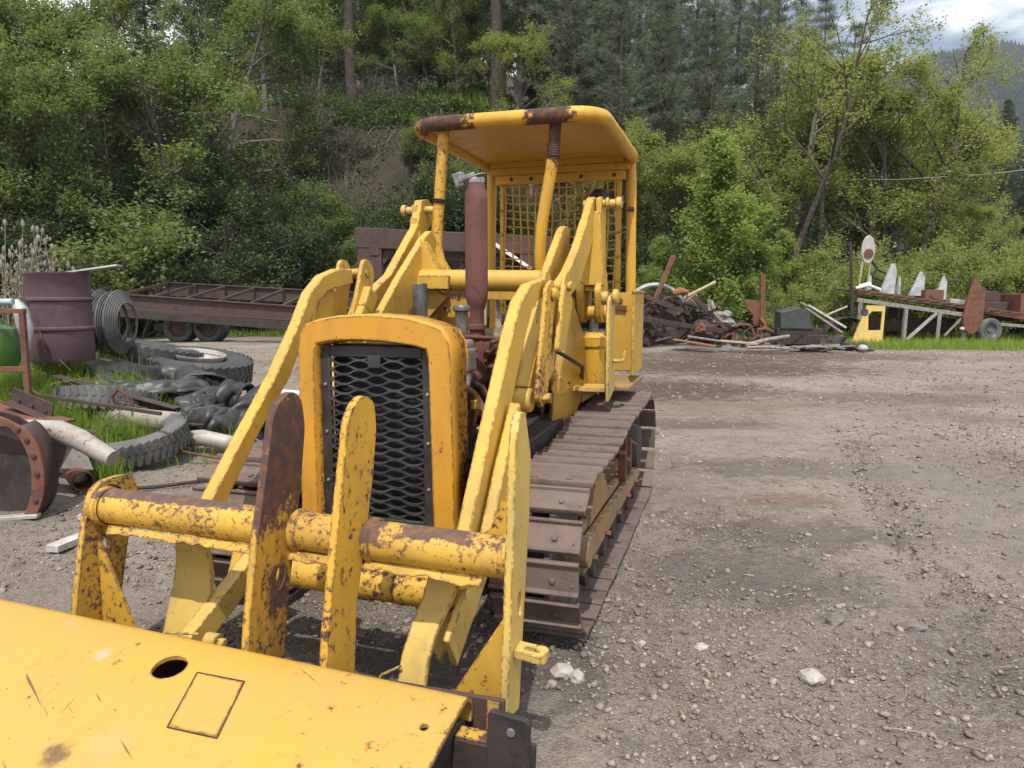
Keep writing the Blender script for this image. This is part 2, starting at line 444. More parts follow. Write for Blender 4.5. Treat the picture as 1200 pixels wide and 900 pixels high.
hd.prism_y([(-.392, 1.30), (-.384, 1.40), (-.35, 1.452), (-.29, 1.473), (0, 1.502), (.29, 1.462), (.354, 1.437), (.39, 1.375), (.398, 1.29), (.38, 1.29), (.34, 1.41), (0, 1.48), (-.34, 1.43), (-.375, 1.30)], 3.24, 3.275)
hd.build('hood_strip', ORG, None, .003)
# black frame round the expanded metal
gf = LB()
for a, b in (((-.297, 3.095, .485), (-.245, 3.118, 1.365)), ((.235, 3.095, .485), (.288, 3.118, 1.35)), ((-.245, 3.095, 1.305), (.235, 3.118, 1.36)), ((-.245, 3.095, .485), (.235, 3.118, .53))): gf.span(a, b)
gfo = gf.build('grille_frame', DARK, shell, .006)
gm = LB()
z0, z1, hh, T = .515, 1.315, .0235, .176
rows = int((z1 - z0) / hh)
for k in range(rows):
    sg = 1 if k % 2 else -1
    zc = z0 + (k + .5) * hh
    N = 44; vs = []; fs = []
    for i in range(N + 1):
        u = -.252 + .495 * i / N
        ph = math.cos(2 * PI * u / T)
        ph = math.copysign(abs(ph) ** .8, ph)
        z = zc + (hh / 2) * sg * ph
        for dt, dz in ((0, -.0042), (0, .0042), (.012, .0060), (.012, -.0024)):
            vs.append((u, 3.098 + dt + .002 * sg, z + dz))
    for i in range(N):
        for q in range(4):
            q2 = (q + 1) % 4
            fs.append((i * 4 + q, i * 4 + q2, i * 4 + 4 + q2, i * 4 + 4 + q))
    gm.add(vs, fs)
gm.build('grille_mesh', GRILLE, shell, 0)
for u, z in ((-.27, 1.17), (-.27, .94), (-.27, .70), (.262, 1.14), (.262, .91), (.262, .69)):
    LB().lathe([(0, .008), (.006, .007), (.009, .003), (.009, -.002)], (u, 3.094, z), (0, -1, 0), 10).build('grille_bolt', SILVER, shell, 0)
LB().span((-.28, 3.19, .46), (.27, 3.3, 1.36)).build('radiator_core', COREM, shell, 0)
LB().box((-.01, 3.10, 1.285), (.065, .012, .06)).build('grille_latch', GRILLE, shell)

# ---- engine seen behind the shell
en = LB().span((-.24, 3.62, .55), (.2, 4.72, 1.16)).span((-.16, 3.66, 1.16), (.06, 4.66, 1.27)).span((-.3, 3.4, .6), (.3, 3.6, 1.0))
for t in (3.75, 3.95, 4.15, 4.35, 4.55): en.box((.2, t, 1.02), (.07, .11, .1))
en.cyl((0, 3.36, .95), (0, 3.46, .95), .2).cyl((.2, 3.5, .86), (.2, 3.58, .86), .09).cyl((.12, 3.42, 1.22), (.12, 3.6, 1.22), .05)
engine = en.build('engine', GREASE, None, .012)
LB().tube([(.16, 3.72, 1.10), (.19, 3.95, 1.13), (.19, 4.3, 1.13), (.17, 4.6, 1.10)], .05, 12).tube([(.18, 4.0, 1.15), (.18, 4.0, 1.38)], [.065, .045], 14).tube([(.15, 4.0, 1.1), (.26, 3.9, 1.0), (.28, 3.8, .9)], .045).build('exhaust_manifold', STACK, engine)
LB().span((.225, 3.46, 1.2), (.325, 3.60, 1.33)).box((.275, 3.53, 1.345), (.085, .12, .05)).cyl((.275, 3.47, 1.12), (.275, 3.52, 1.2), .05).build('alternator', SILVER, engine, .018, seg=3)
LB().tube([(.26, 3.5, 1.15), (.3, 3.48, .95), (.29, 3.45, .72), (.22, 3.42, .6)], .014, 8).tube([(.3, 3.6, 1.15), (.34, 3.72, 1.0), (.33, 3.7, .8)], .011, 8).tube([(.2, 3.55, 1.2), (.33, 3.62, 1.12), (.36, 3.75, .95), (.3, 3.85, .7)], .016, 8).build('engine_hose', DARK, engine)
LB().tube([(.24, 3.62, 1.12), (.30, 3.64, 1.08), (.305, 3.66, 1.0), (.28, 3.66, .9)], .012, 8).box((.30, 3.62, 1.02), (.03, .04, .05)).tube([(.34, 3.55, .90), (.44, 3.75, .97)], .012, 8).build('fuel_line', FADED, engine)
LB().tube([(-.2, 4.25, 1.25), (.38, 4.55, 1.35)], .012, 8).tube([(.0, 3.62, 1.33), (.16, 3.9, 1.36), (.3, 4.1, 1.34)], .014, 8).tube([(.3, 3.9, 1.33), (.42, 4.3, 1.39)], .014, 8).build('copper_pipe', RUSTR, engine)
LB().cyl((.12, 4.3, 1.3), (.42, 4.45, 1.3), .095, 20).cyl((.1, 4.29, 1.3), (.12, 4.3, 1.3), .06).build('oil_tank', OLIVE, engine, .01)
LB().lathe([(0, 1.545), (.04, 1.545), (.047, 1.535), (.047, 1.515), (.035, 1.51), (.033, 1.40)], (.232, 3.62, 0)).build('filler_cap', ROD, engine, .002)
LB().cyl((-.33, 4.35, 1.3), (-.33, 4.35, 1.67), .047, 20).build('air_cleaner', ROD, engine)
# jumble of pipes and brackets under the hood line
jb = LB()
random.seed(3)
for k in range(26):
    p = Vector((random.uniform(-.25, .32), random.uniform(3.55, 4.5), random.uniform(1.18, 1.36)))
    q = p + Vector((random.uniform(-.16, .16), random.uniform(-.2, .2), random.uniform(-.09, .05)))
    jb.tube([p, (p + q) / 2 + Vector((0, 0, random.uniform(-.02, .04))), q], random.uniform(.006, .015), 7)
for k in range(14):
    jb.box((random.uniform(-.25, .3), random.uniform(3.55, 4.4), random.uniform(1.16, 1.33)), (random.uniform(.03, .1), random.uniform(.03, .1), random.uniform(.02, .07)))
jb.build('engine_fitting', RUSTR, engine)

# ---- exhaust stack
es = LB().lathe([(0, 1.36), (.042, 1.36), (.042, 1.40), (.058, 1.402), (.058, 1.425), (.042, 1.43), (.041, 1.505), (.05, 1.53), (.062, 1.575), (.0645, 1.6), (.0645, 2.13), (.060, 2.17), (.05, 2.195), (.048, 2.245), (.044, 2.245), (.044, 2.20)], (.18, 4.0, 0), n=32)
stack = es.build('exhaust_stack', STACK, None, 0)
R = Matrix.Rotation(math.radians(-14), 3, 'Y') @ Matrix.Rotation(math.radians(10), 3, 'X')
rc = LB().lathe([(.050, 2.222), (.052, 2.25), (.048, 2.252)], (.18, 4.0, 0), n=28)
rc.box((.170, 4.0, 2.262), (.115, .11, .008), R).box((.085, 3.99, 2.245), (.055, .06, .075), R).box((.14, 3.955, 2.25), (.10, .01, .03), R)
rc.build('rain_cap', SILVER, stack, .004)

# ---- lower crossbar of the attachment
WORN_C = mat_paint('crossbar_yellow', (.54, .32, .045), (.47, .28, .055), chip=.56, scale=20, soft=.035, edge=.8, rough=.5, dirt=.5, rust=(.095, .062, .055), rust2=(.18, .09, .045), dirtcol=(.2, .12, .05),
    streak=[((.62, -2.15, .765), (.16, .3, .03)), ((.36, -2.15, .75), (.07, .3, .05)), ((-.55, -2.15, .785), (.5, .3, .015))])
cb = LB().cyl((-.935, 2.37, .722), (.905, 2.35, .690), .0735, 32)
for u in (-.9, .03, .34, .86): cb.lathe([(.074, -.02), (.082, -.012), (.082, .012), (.074, .02)], (u + .02, 2.36, .706 - .0174 * u), (1, 0, 0), 32)
crossbar = cb.build('crossbar', WORN_C, None, 0)
# ragged strip of torn angle iron under it
random.seed(5)
for ua, ub in ((-.83, -.02), (.03, .30), (.345, .80)):
    st = LB(); n = max(6, int((ub - ua) / .035)); vs = []; fs = []
    prev = -.03
    for i in range(n + 1):
        u = ua + (ub - ua) * i / n
        d = .028 + (random.choice((0, 0, 0, .004, .010, -.006, -.012)) * (1 if i % 3 else .3))
        for t, z in ((2.315, .643), (2.295, .641 - d), (2.303, .636 - d), (2.325, .638)):
            vs.append((u, t, z - .0174 * u))
    for i in range(n):
        for q in range(4):
            fs.append((i * 4 + q, i * 4 + (q + 1) % 4, i * 4 + 4 + (q + 1) % 4, i * 4 + 4 + q))
    fs += [(0, 1, 2, 3), (n * 4 + 3, n * 4 + 2, n * 4 + 1, n * 4)]
    st.add(vs, fs); st.build('torn_strip', WORN, crossbar, .001)

# ---- four upright plates on the crossbar
def holed_plate(poly, u, th, hole, name, mat, bev=.004):
    """plate in the along-up plane, with an oval hole (boolean-free: ring of faces)"""
    m = LB(); poly = rounded(poly, .03, 3)
    if hole is None:
        m.prism(poly, u - th / 2, u + th / 2)
    else:
        bm = bmesh.new()
        (hy, hz), ry, rz, tilt = hole
        N = 20
        hv = []
        for k in range(N):
            a = 2 * PI * k / N; y, z = ry * math.cos(a), rz * math.sin(a)
            hv.append((hy + y * math.cos(tilt) - z * math.sin(tilt), hz + y * math.sin(tilt) + z * math.cos(tilt)))
        pv = [bm.verts.new((0, a, b)) for a, b in poly]; qv = [bm.verts.new((0, a, b)) for a, b in hv]
        ed = [bm.edges.new((pv[i], pv[(i + 1) % len(pv)])) for i in range(len(pv))] + [bm.edges.new((qv[i], qv[(i + 1) % N])) for i in range(N)]
        bmesh.ops.triangle_fill(bm, use_beauty=True, use_dissolve=False, edges=ed)
        bm.verts.index_update()
        fl = [[v.index for v in f.verts] for f in bm.faces]; co = [tuple(v.co) for v in bm.verts]
        k = len(co)
        vs = [(u - th / 2, a, b) for _, a, b in co] + [(u + th / 2, a, b) for _, a, b in co]
        fs = [tuple(f) for f in fl] + [tuple(k + i for i in reversed(f)) for f in fl]
        L1 = len(pv)
        fs += [(i, (i + 1) % L1, k + (i + 1) % L1, k + i) for i in range(L1)]
        fs += [(L1 + i, L1 + (i + 1) % N, k + L1 + (i + 1) % N, k + L1 + i) for i in range(N)]
        m.add(vs, fs); bm.free()
    return m.build(name, mat, None, bev)
PI1 = [(2.205, 1.02), (2.245, 1.17), (2.30, 1.222), (2.375, 1.242), (2.43, 1.20), (2.445, 1.09), (2.40, .86), (2.345, .65), (2.30, .49), (2.235, .16), (2.02, .20), (2.06, .46), (2.117, .72)]
p = holed_plate(PI1, .015, .03, ((2.25, .56), .045, .03, 1.2), 'upright_plate', BARE)
p['label'] = 'tall plate rusted almost bare of paint'
p = holed_plate([(2.20, 1.03), (2.235, 1.17), (2.29, 1.222), (2.36, 1.242), (2.43, 1.20), (2.437, 1.09), (2.40, .92), (2.345, .74), (2.26, .50), (2.22, .16), (2.02, .20), (2.06, .46), (2.12, .72)], .325, .03, ((2.165, .63), .012, .03, 0), 'upright_plate', WORN2)
p['label'] = 'tall yellow plate in front of the grille'
holed_plate([(2.30, 1.13), (2.345, 1.205), (2.40, 1.20), (2.475, 1.03), (2.455, .816), (2.41, .60), (2.375, .415), (2.33, .149), (2.19, .19), (2.235, .55), (2.262, .766), (2.27, .9)], .915, .03, ((2.335, .535), .025, .045, .2), 'upright_plate', FADED)
p = holed_plate([(2.30, .68), (2.335, .77), (2.37, .805), (2.46, .82), (2.545, .81), (2.57, .77), (2.59, .715), (2.52, .56), (2.455, .30), (2.43, .12), (2.19, .12), (2.23, .35), (2.27, .55)], -.945, .03, ((2.395, .535), .025, .038, 0), 'upright_plate', WORN)
p['label'] = 'short worn plate at the end of the crossbar'
LB().prism_y([(.70, .20), (.90, .52), (.90, .17)], 2.275, 2.30).build('gusset', WORN2, None, .003)
LB().prism_y([(.70, .70), (.80, .77), (.90, 1.02), (.90, .70)], 2.405, 2.425).build('gusset', WORN2, None, .003)
g_ = LB().prism_y([(-.93, .56), (-.925, .60), (-.72, .12), (-.93, .12)], 2.345, 2.357)
g_.build('gusset', WORN2, None, .002)
LB().lathe([(.078, -.02), (.1, -.015), (.1, .02), (.078, .02)], (-.925, 2.40, .722), (1, 0, 0)).build('collar', WORN, crossbar)
lug = LB(); lug.prism_z([(.93, 2.255), (1.03, 2.23), (1.045, 2.245), (1.045, 2.30), (1.03, 2.315), (1.0, 2.318), (1.0, 2.285), (1.018, 2.28), (1.018, 2.262), (.965, 2.272), (.965, 2.295), (1.0, 2.288), (1.0, 2.318), (.93, 2.33)], .375, .405)
lug.build('lug', FADED, None, .003)

# ---- curved bracket ribbons in front of the lower tube
def ribbon(name, cs, w, th, mat):
    """curved plate: list of (u, t, z) centres, width across, thickness along"""
    m = LB(); vs = []; fs = []
    for i, c in enumerate(cs):
        a = Vector(cs[max(i - 1, 0)]); b = Vector(cs[min(i + 1, len(cs) - 1)])
        d = (b - a).normalized(); nn = Vector((1, 0, 0)).cross(d).normalized()
        wi = w[i] / 2
        for du, dn in ((-wi, -th), (wi, -th), (wi, th), (-wi, th)):
            vs.append(Vector(c) + Vector((du, 0, 0)) + nn * dn)
    for i in range(len(cs) - 1):
        for q in range(4):
            fs.append((i * 4 + q, i * 4 + (q + 1) % 4, i * 4 + 4 + (q + 1) % 4, i * 4 + 4 + q))
    fs += [(0, 1, 2, 3), tuple((len(cs) - 1) * 4 + q for q in (3, 2, 1, 0))]
    m.add(vs, fs); return m.build(name, mat, None, .003)
ribbon('curved_bracket', [(-.585, 2.50, .56), (-.595, 2.525, .48), (-.60, 2.53, .40), (-.60, 2.51, .32), (-.605, 2.46, .22), (-.62, 2.42, .08)], [.15, .17, .19, .2, .18, .17], .012, FADED)
ribbon('curved_bracket', [(.585, 2.52, .58), (.57, 2.52, .50), (.55, 2.50, .43), (.53, 2.43, .35), (.52, 2.36, .26), (.515, 2.30, .08)], [.13, .13, .12, .11, .11, .11], .012, FADED)
LB().bar((-.44, 2.84, .45), (-.50, 2.36, .165), .07, .10).build('link_bar', FADED)
LB().bar((.62, 2.86, .5), (.62, 2.45, .25), .03, .16).build('link_bar', FADED)
LB().cyl((-.42, 2.37, .19), (-.36, 2.37, .19), .035).cyl((-.365, 2.37, .19), (-.33, 2.37, .19), .02, 6).build('link_pin', FADED)
LB().tube([(-.60, 2.25, .18), (-.52, 2.26, .26), (-.38, 2.28, .265)], .006, 6).build('bent_rod', FADED)
LB().tube([(.385, 2.28, .16), (.41, 2.3, .21), (.48, 2.32, .245)], .006, 6).build('bent_rod', FADED)
lt = LB().cyl((-.38, 2.74, .375), (.50, 2.72, .362), .0705, 28)
for u in (-.31, -.35): lt.lathe([(.07, -.015), (.088, -.01), (.088, .01), (.07, .015)], (u, 2.735, .372), (1, 0, 0))
lt.build('lower_tube', WORN2, None, 0)
LB().prism_y([(.36, .30), (.56, .30), (.56, .26), (.47, .06)], 2.70, 2.72).build('gusset', FADED, None, .003)

# ---- gooseneck arms
GL_o = [(2.50, .50), (2.66, .69), (2.89, .92), (3.18, 1.195), (3.40, 1.45), (3.52, 1.61), (3.66, 1.705), (3.83, 1.748), (3.97, 1.748)]
GL_i = [(3.985, 1.665), (3.84, 1.645), (3.70, 1.62), (3.58, 1.555), (3.48, 1.42), (3.29, 1.17), (2.99, .90), (2.77, .665), (2.60, .47)]
GR_o = [(2.50, .48), (2.64, .67), (2.89, 1.0), (3.10, 1.265), (3.23, 1.43), (3.36, 1.565), (3.54, 1.65), (3.86, 1.685)]
GR_i = [(3.88, 1.60), (3.68, 1.575), (3.55, 1.52), (3.42, 1.38), (3.26, 1.18), (3.06, .90), (2.80, .58), (2.66, .42)]
gl = LB().prism(GL_o + GL_i, -.665, -.60).build('gooseneck_arm', YEL, None, .006)
gr = LB().prism(GR_o + GR_i, .575, .635)
gr.prism([(2.66, .58), (2.90, .88), (3.12, 1.12), (3.16, 1.02), (3.02, .78), (2.82, .52)], .648, .70)
gr.build('gooseneck_arm', YEL, None, .006)
# pinned brackets at the gooseneck tops
for sd, dz, dt in ((-1, .03, .0), (1, -.055, -.05)):
    b = LB()
    for u in ((.585, .70) if sd > 0 else (.56, .715)):
        b.prism(rounded([(4.02 + dt, 1.78 + dz), (4.10 + dt, 1.78 + dz), (4.16 + dt, 1.70 + dz), (4.02 + dt, 1.35 + dz), (3.84 + dt, 1.35 + dz)], .04), sd * u - .014, sd * u + .014)
    b.cyl((sd * .54, 4.06 + dt, 1.70 + dz), (sd * .735, 4.06 + dt, 1.70 + dz), .026)
    b.build('pin_bracket', YEL, None, .004)

# ---- lift arms: inner lever welded to the cross tube and going down to the lower tube
for sd, P in ((-1, [(4.82, 2.0), (4.93, 2.05), (5.02, 1.98), (4.85, 1.66), (4.42, 1.42), (4.0, 1.12), (3.5, .82), (3.05, .48), (2.8, .30), (2.66, .33), (2.72, .46), (3.1, .72), (3.6, 1.08), (4.02, 1.40), (4.4, 1.70)]),
              (1, [(4.66, 2.01), (4.74, 2.04), (4.86, 2.03), (4.78, 1.62), (4.42, 1.40), (4.0, 1.08), (3.5, .74), (3.05, .46), (2.8, .28), (2.66, .33), (2.72, .47), (3.1, .78), (3.5, 1.12), (3.9, 1.46), (4.15, 1.65), (4.27, 1.735)])):
    a, b = sorted((sd * .485, sd * .535))
    if sd < 0: a, b = -.545, -.49
    LB().prism(P, a, b).build('lift_arm', YEL, None, .005)
# ---- outer levers pinned at the tower heads
for sd, P in ((-1, [(5.10, 2.29), (5.22, 2.31), (5.34, 2.25), (5.30, 2.16), (5.02, 1.93), (4.72, 1.66), (4.5, 1.50), (4.30, 1.38), (4.02, 1.34), (4.11, 1.505), (4.40, 1.66), (4.57, 1.735), (4.70, 1.84), (5.01, 2.09)]),
              (1, [(5.02, 2.235), (5.10, 2.265), (5.24, 2.25), (5.25, 2.14), (4.95, 1.90), (4.60, 1.66), (4.30, 1.58), (4.05, 1.46), (3.93, 1.18), (3.72, 1.08), (3.76, 1.28), (3.86, 1.49), (4.02, 1.635), (4.30, 1.735), (4.54, 1.865), (4.92, 2.14)])):
    a, b = (-.70, -.635) if sd < 0 else (.60, .655)
    LB().prism(P, a, b).build('outer_lever', YEL, None, .005)
    u = sd * .72
    c = LB()
    c.prism([(5.06, 2.25), (5.14, 2.27), (5.26, 2.24), (5.29, 2.0), (5.28, 1.68), (5.08, 1.66), (5.06, 1.8)], *sorted((sd * .665, sd * .70)))
    for uu in (.575, .70):
        c.prism(rounded([(4.96, 1.64), (5.12, 1.74), (5.28, 1.70), (5.24, 1.46), (5.14, 1.395), (5.02, 1.42)], .05), sd * uu - .022, sd * uu + .022)
    c.prism([(5.04, 1.62), (5.10, 1.80), (5.26, 1.75), (5.24, 1.62)], *sorted((sd * .56, sd * .72)))
    c.prism_y([(sd * .655, 2.16), (sd * .70, 2.16), (sd * .735, 1.66), (sd * .545, 1.66)], 5.02, 5.06)
    c.cyl((sd * .55, 5.12, 1.475), (sd * .75, 5.12, 1.475), .05)
    c.build('clevis', YEL, None, .006)
    pn = LB().cyl((sd * .56, 5.16, 2.225), (sd * .80, 5.16, 2.225), .027)
    pn.lathe([(.0, .0), (.038, .0), (.042, .012), (.042, .032), (.032, .04), (0, .04)], (sd * .79 if sd > 0 else -.79, 5.16, 2.225), (sd, 0, 0), 18)
    pn.lathe([(.0, .0), (.040, .0), (.040, .022), (0, .022)], (sd * .72, 5.16, 2.225), (sd, 0, 0), 18)
    pn.build('pivot_pin', FADED, None, .004)
    cy = LB().lathe([(0, .93), (.07, .93), (.078, .95), (.078, 1.23), (.09, 1.24), (.092, 1.30), (.075, 1.315), (.06, 1.335), (.04, 1.338)], (sd * .655, 5.10, 0), n=28)
    cyo = cy.build('lift_cylinder', WORN2, None, 0)
    LB().cyl((sd * .655, 5.10, 1.31), (sd * .655, 5.12, 1.47), .032).build('cylinder_rod', ROD, cyo)
    # tower
    tw = LB()
    tw.prism([(4.70, 1.66), (4.78, 1.70), (5.2, 1.56), (5.2, .60), (4.72, .56), (4.55, .80)], *sorted((sd * .475, sd * .50)))
    tw.build('tower_plate', YEL, None, .004)
    ow = LB().prism([(4.72, 1.52), (4.76, 1.585), (4.86, 1.60), (4.92, 1.56), (4.98, .96), (4.74, .90)], *sorted((sd * .805, sd * .83)))
    ow.span((sd * .52, 4.78, .955), (sd * .80, 5.0, .985))
    ow.lathe([(0, 0), (.05, 0), (.05, .03), (.03, .04), (0, .04)], (sd * .83, 4.84, 1.585), (sd, 0, 0), 16)
    ow.lathe([(0, 0), (.045, 0), (.045, .05), (0, .05)], (sd * .75, 4.86, 1.575), (sd, 0, 0), 16)
    ow.build('outer_tower_plate', FADED, None, .004)
    # slanted front web of the tower
    web = LB(); w0 = sd * .50
    web.add([(w0, 4.70, 1.66), (w0, 4.45, .62), (sd * .54, 4.62, .60), (sd * .62, 5.0, .98), (sd * .60, 5.0, 1.3), (sd * .53, 4.80, 1.64)], [(0, 1, 2, 3, 4, 5)])
    wo = web.build('tower_web', YEL, None, 0); q = wo.modifiers.new('thick', 'SOLIDIFY'); q.thickness = .012
LB().tube([(.83, 4.86, 1.16), (.89, 4.88, 1.16), (.905, 4.885, 1.175), (.905, 4.885, 1.25)], .014, 8).build('hook', FADED, None, 0)
# ---- tilt cylinders between gooseneck and lift arm, worn side plates
for sd in (-1, 1):
    u = sd * .565 if sd > 0 else -.55
    tc = LB().bar((u, 4.02, 1.56), (u, 3.62, 1.10), .095, .10, up=(0, 1, 0)).lathe([(0, -.06), (.06, -.06), (.065, -.04), (.065, .04), (.06, .06), (0, .06)], (u, 3.60, 1.06), (1, 0, 0), 18)
    tc.bar((u, 4.06, 1.62), (u, 3.98, 1.50), .10, .12, up=(0, 1, 0))
    tc.build('tilt_cylinder', YEL, None, .012, seg=3)
    sp_ = LB().prism(rounded([(3.70, 1.64), (3.82, 1.68), (3.86, 1.60), (3.80, 1.40), (3.70, 1.05), (3.60, 1.02), (3.52, 1.08), (3.60, 1.36)], .03), sd * .665 - .014, sd * .665 + .014)
    sp_.lathe([(0, -.02), (.035, -.02), (.035, .03), (.02, .035), (0, .035)], (sd * .68, 3.79, 1.60), (sd, 0, 0), 16)
    sp_.cyl((sd * .66, 3.62, 1.07), (sd * .72, 3.62, 1.07), .03, 6)
    sp_.build('worn_side_plate', WORN2 if sd > 0 else YEL, None, .004)
    LB().cyl((sd * .50, 4.36, 1.10), (sd * .64, 4.15, 1.06), .055).bar((sd * .46, 4.5, 1.20), (sd * .62, 4.05, 1.16), .05, .012).build('stop_tube', YEL, None, .003)
for pts in ([(.60, 4.98, 1.0), (.64, 4.80, 1.12), (.60, 4.45, 1.22), (.56, 4.15, 1.30), (.545, 3.95, 1.42)], [(.58, 4.98, .98), (.55, 4.70, 1.02), (.50, 4.30, 1.05), (.42, 3.95, 1.0), (.36, 3.75, .85)], [(-.47, 4.6, 1.3), (-.46, 4.3, 1.42), (-.44, 3.9, 1.45), (-.5, 3.75, 1.36)]):
    LB().tube(pts, .013, 8).build('hydraulic_hose', DARK, None, 0)
# ---- upper cross tube
ct = LB().cyl((-.53, 4.75, 1.70), (.52, 4.75, 1.685), .072, 32)
ct.bar((-.50, 4.69, 1.683), (-.26, 4.69, 1.68), .06, .085)
ct.build('cross_tube', YEL, None, .0)
for sd in (-1, 1):
    for t in (4.74, 4.80):
        m = LB()
        if sd < 0: m.prism_y([(-.50, 1.98), (-.46, 1.95), (-.36, 1.76), (-.40, 1.64), (-.30, 1.58), (-.46, 1.42), (-.50, 1.44)], t, t + .014)
        else: m.prism_y([(.49, 1.60), (.38, 1.64), (.46, 1.36), (.49, 1.36)], t, t + .014)
        m.build('gusset', YEL, None, .003)

# ---- canopy
ZC = 2.815
def ring_pts(zf, zr, hw, t0, t1, r, n=8):
    P = []
    for (cx, cy, a0) in ((hw - r, t0 + r, -90), (hw - r, t1 - r, 0), (-hw + r, t1 - r, 90), (-hw + r, t0 + r, 180)):
        for k in range(n + 1):
            a = math.radians(a0 + 90 * k / n)
            y = cy + r * math.sin(a)
            P.append((cx + r * math.cos(a), y, zf + (zr - zf) * (y - t0) / (t1 - t0)))
    return P
rp = ring_pts(2.815, 2.80, .685, 5.06, 6.86, .20)
top_m = LB()
cn = LB(); vs = [(a * .97, 5.96 + (b - 5.96) * .97, c + .012) for a, b, c in rp]; k = len(vs)
vs2 = [(a * .97, 5.96 + (b - 5.96) * .97, c - .006) for a, b, c in rp]
vs3 = [(a * .55, 5.96 + (b - 5.96) * .55, c + .03) for a, b, c in rp]
vs4 = [(a * .55, 5.96 + (b - 5.96) * .55, c + .012) for a, b, c in rp]
fs = []
for i in range(k):
    j = (i + 1) % k
    fs += [(i, j, 2 * k + j, 2 * k + i), (k + i, 3 * k + i, 3 * k + j, k + j)]
fs += [tuple(2 * k + i for i in range(k)), tuple(3 * k + i for i in reversed(range(k)))]
cn.add(vs + vs2 + vs3 + vs4, fs)
canopy = cn.build('canopy_roof', CANO, None, 0)
fr_ = LB(); pts = rp + [rp[0], rp[1]]
fr_.tube(pts, .053, 18, caps=False)
fr_.build('canopy_tube', CANO, canopy, 0)
fr_ = LB().span((-.66, 6.66, 2.70), (.66, 6.70, 2.795)).span((-.60, 6.70, 2.615), (.62, 6.725, 2.70)); fr_.bar((-.62, 6.64, 2.785), (.62, 6.64, 2.785), .06, .05)
rb = fr_.build('rear_beam', CANO, canopy, .008)
bl = LB()
for u in (-.44, -.25, .22, .52): bl.lathe([(0, .01), (.014, .009), (.018, 0)], (u, 6.697, 2.66), (0, -1, 0), 10)
bl.build('beam_bolt', BROWN, rb, 0)
def post(pts, r, mat=CANO):
    m = LB().tube(pts, r, 16); return m.build('canopy_post', mat, None, 0)
post([(-.475, 5.14, 2.80), (-.49, 5.145, 2.62), (-.535, 5.15, 2.15), (-.55, 5.15, 1.95), (-.53, 5.15, 1.84), (-.46, 5.16, 1.72), (-.42, 5.2, 1.50)], [.044, .041, .042, .044, .05, .052, .05], WORN2)
post([(.365, 5.12, 2.80), (.352, 5.14, 2.62), (.325, 5.15, 2.45), (.29, 5.15, 2.26), (.262, 5.15, 2.08), (.25, 5.15, 1.90), (.25, 5.18, 1.70), (.25, 5.25, 1.5)], .042)
post([(.655, 6.78, 2.78), (.662, 6.80, 2.6), (.67, 6.80, 1.8), (.68, 6.80, 1.2), (.68, 6.78, .9)], .046)
post([(-.655, 6.78, 2.78), (-.665, 6.80, 2.6), (-.68, 6.80, 1.8), (-.68, 6.80, 1.2), (-.68, 6.78, .9)], .046)
jw = LB()
for q in range(3): jw.lathe([(.043, -.006), (.052, 0), (.043, .006)], (-.523, 5.148, 2.27 + q * .012), (.1, 0, 1), 14)
jw.build('wire_clamp', BROWN, canopy, 0)
jw = LB()
for q in range(6): jw.lathe([(.042, -.008), (.047, 0), (.042, .008)], (.346, 5.14, 2.56 + q * .016), (-.06, 0, 1), 14)
jw.build('clamp', BROWN, canopy, 0)
# rear screen
scr_o = thing('rear_screen', None, None); scr_o.parent = loader
for ua, ub, za in ((-.565, -.525, 1.38), (.535, .585, 1.15)):
    scr = LB().span((ua, 6.735, za), (ub, 6.755, 2.62))
    for z in (1.5, 1.72, 1.94, 2.16, 2.38): scr.cyl(((ua + ub) / 2, 6.72, z), ((ua + ub) / 2, 6.737, z), .013, 8)
    scr.build('screen_post', CANO, scr_o, .004)
wm = LB(); WIRE = RUSTO
WIRE = mat_paint('wire_yellow', (.52, .29, .05), (.42, .21, .045), chip=.66, scale=14, edge=0, rust2=(.2, .08, .03))
def bul(u, z): return 6.745 + .03 * math.sin(PI * (u + .53) / 1.06) * math.sin(PI * (z - 1.4) / 1.2) + .006 * math.sin(u * 17 + z * 9)
for i in range(15):
    u = -.515 + 1.045 * i / 14
    wm.tube([(u + .008 * math.sin(z * 6 + i), bul(u, z) + (.004 if i % 2 else -.004), z) for z in np.linspace(1.40, 2.62, 12)], .0074, 6)
for k in range(17):
    z = 1.41 + .075 * k
    wm.tube([(u, bul(u, z), z - .03 * math.sin(PI * (u + .53) / 1.06) * (k > 8) + .006 * math.sin(u * 8 + k)) for u in np.linspace(-.525, .54, 12)], .0074, 6)
wm.build('wire_mesh', WIRE, scr_o, 0)
LB().lathe([(0, .05), (.05, .045), (.085, .0), (.09, -.05), (.0, -.05)], (.40, 6.62, 2.45), (0, -1, 0), 20).cyl((.40, 6.66, 2.45), (.62, 6.76, 2.36), .016, 8).build('work_lamp', DARK, None, .004)
LB().tube([(.62, 6.74, 2.36), (.70, 6.74, 2.36)], .02, 8).build('bracket', RUSTR, scr_o, 0)
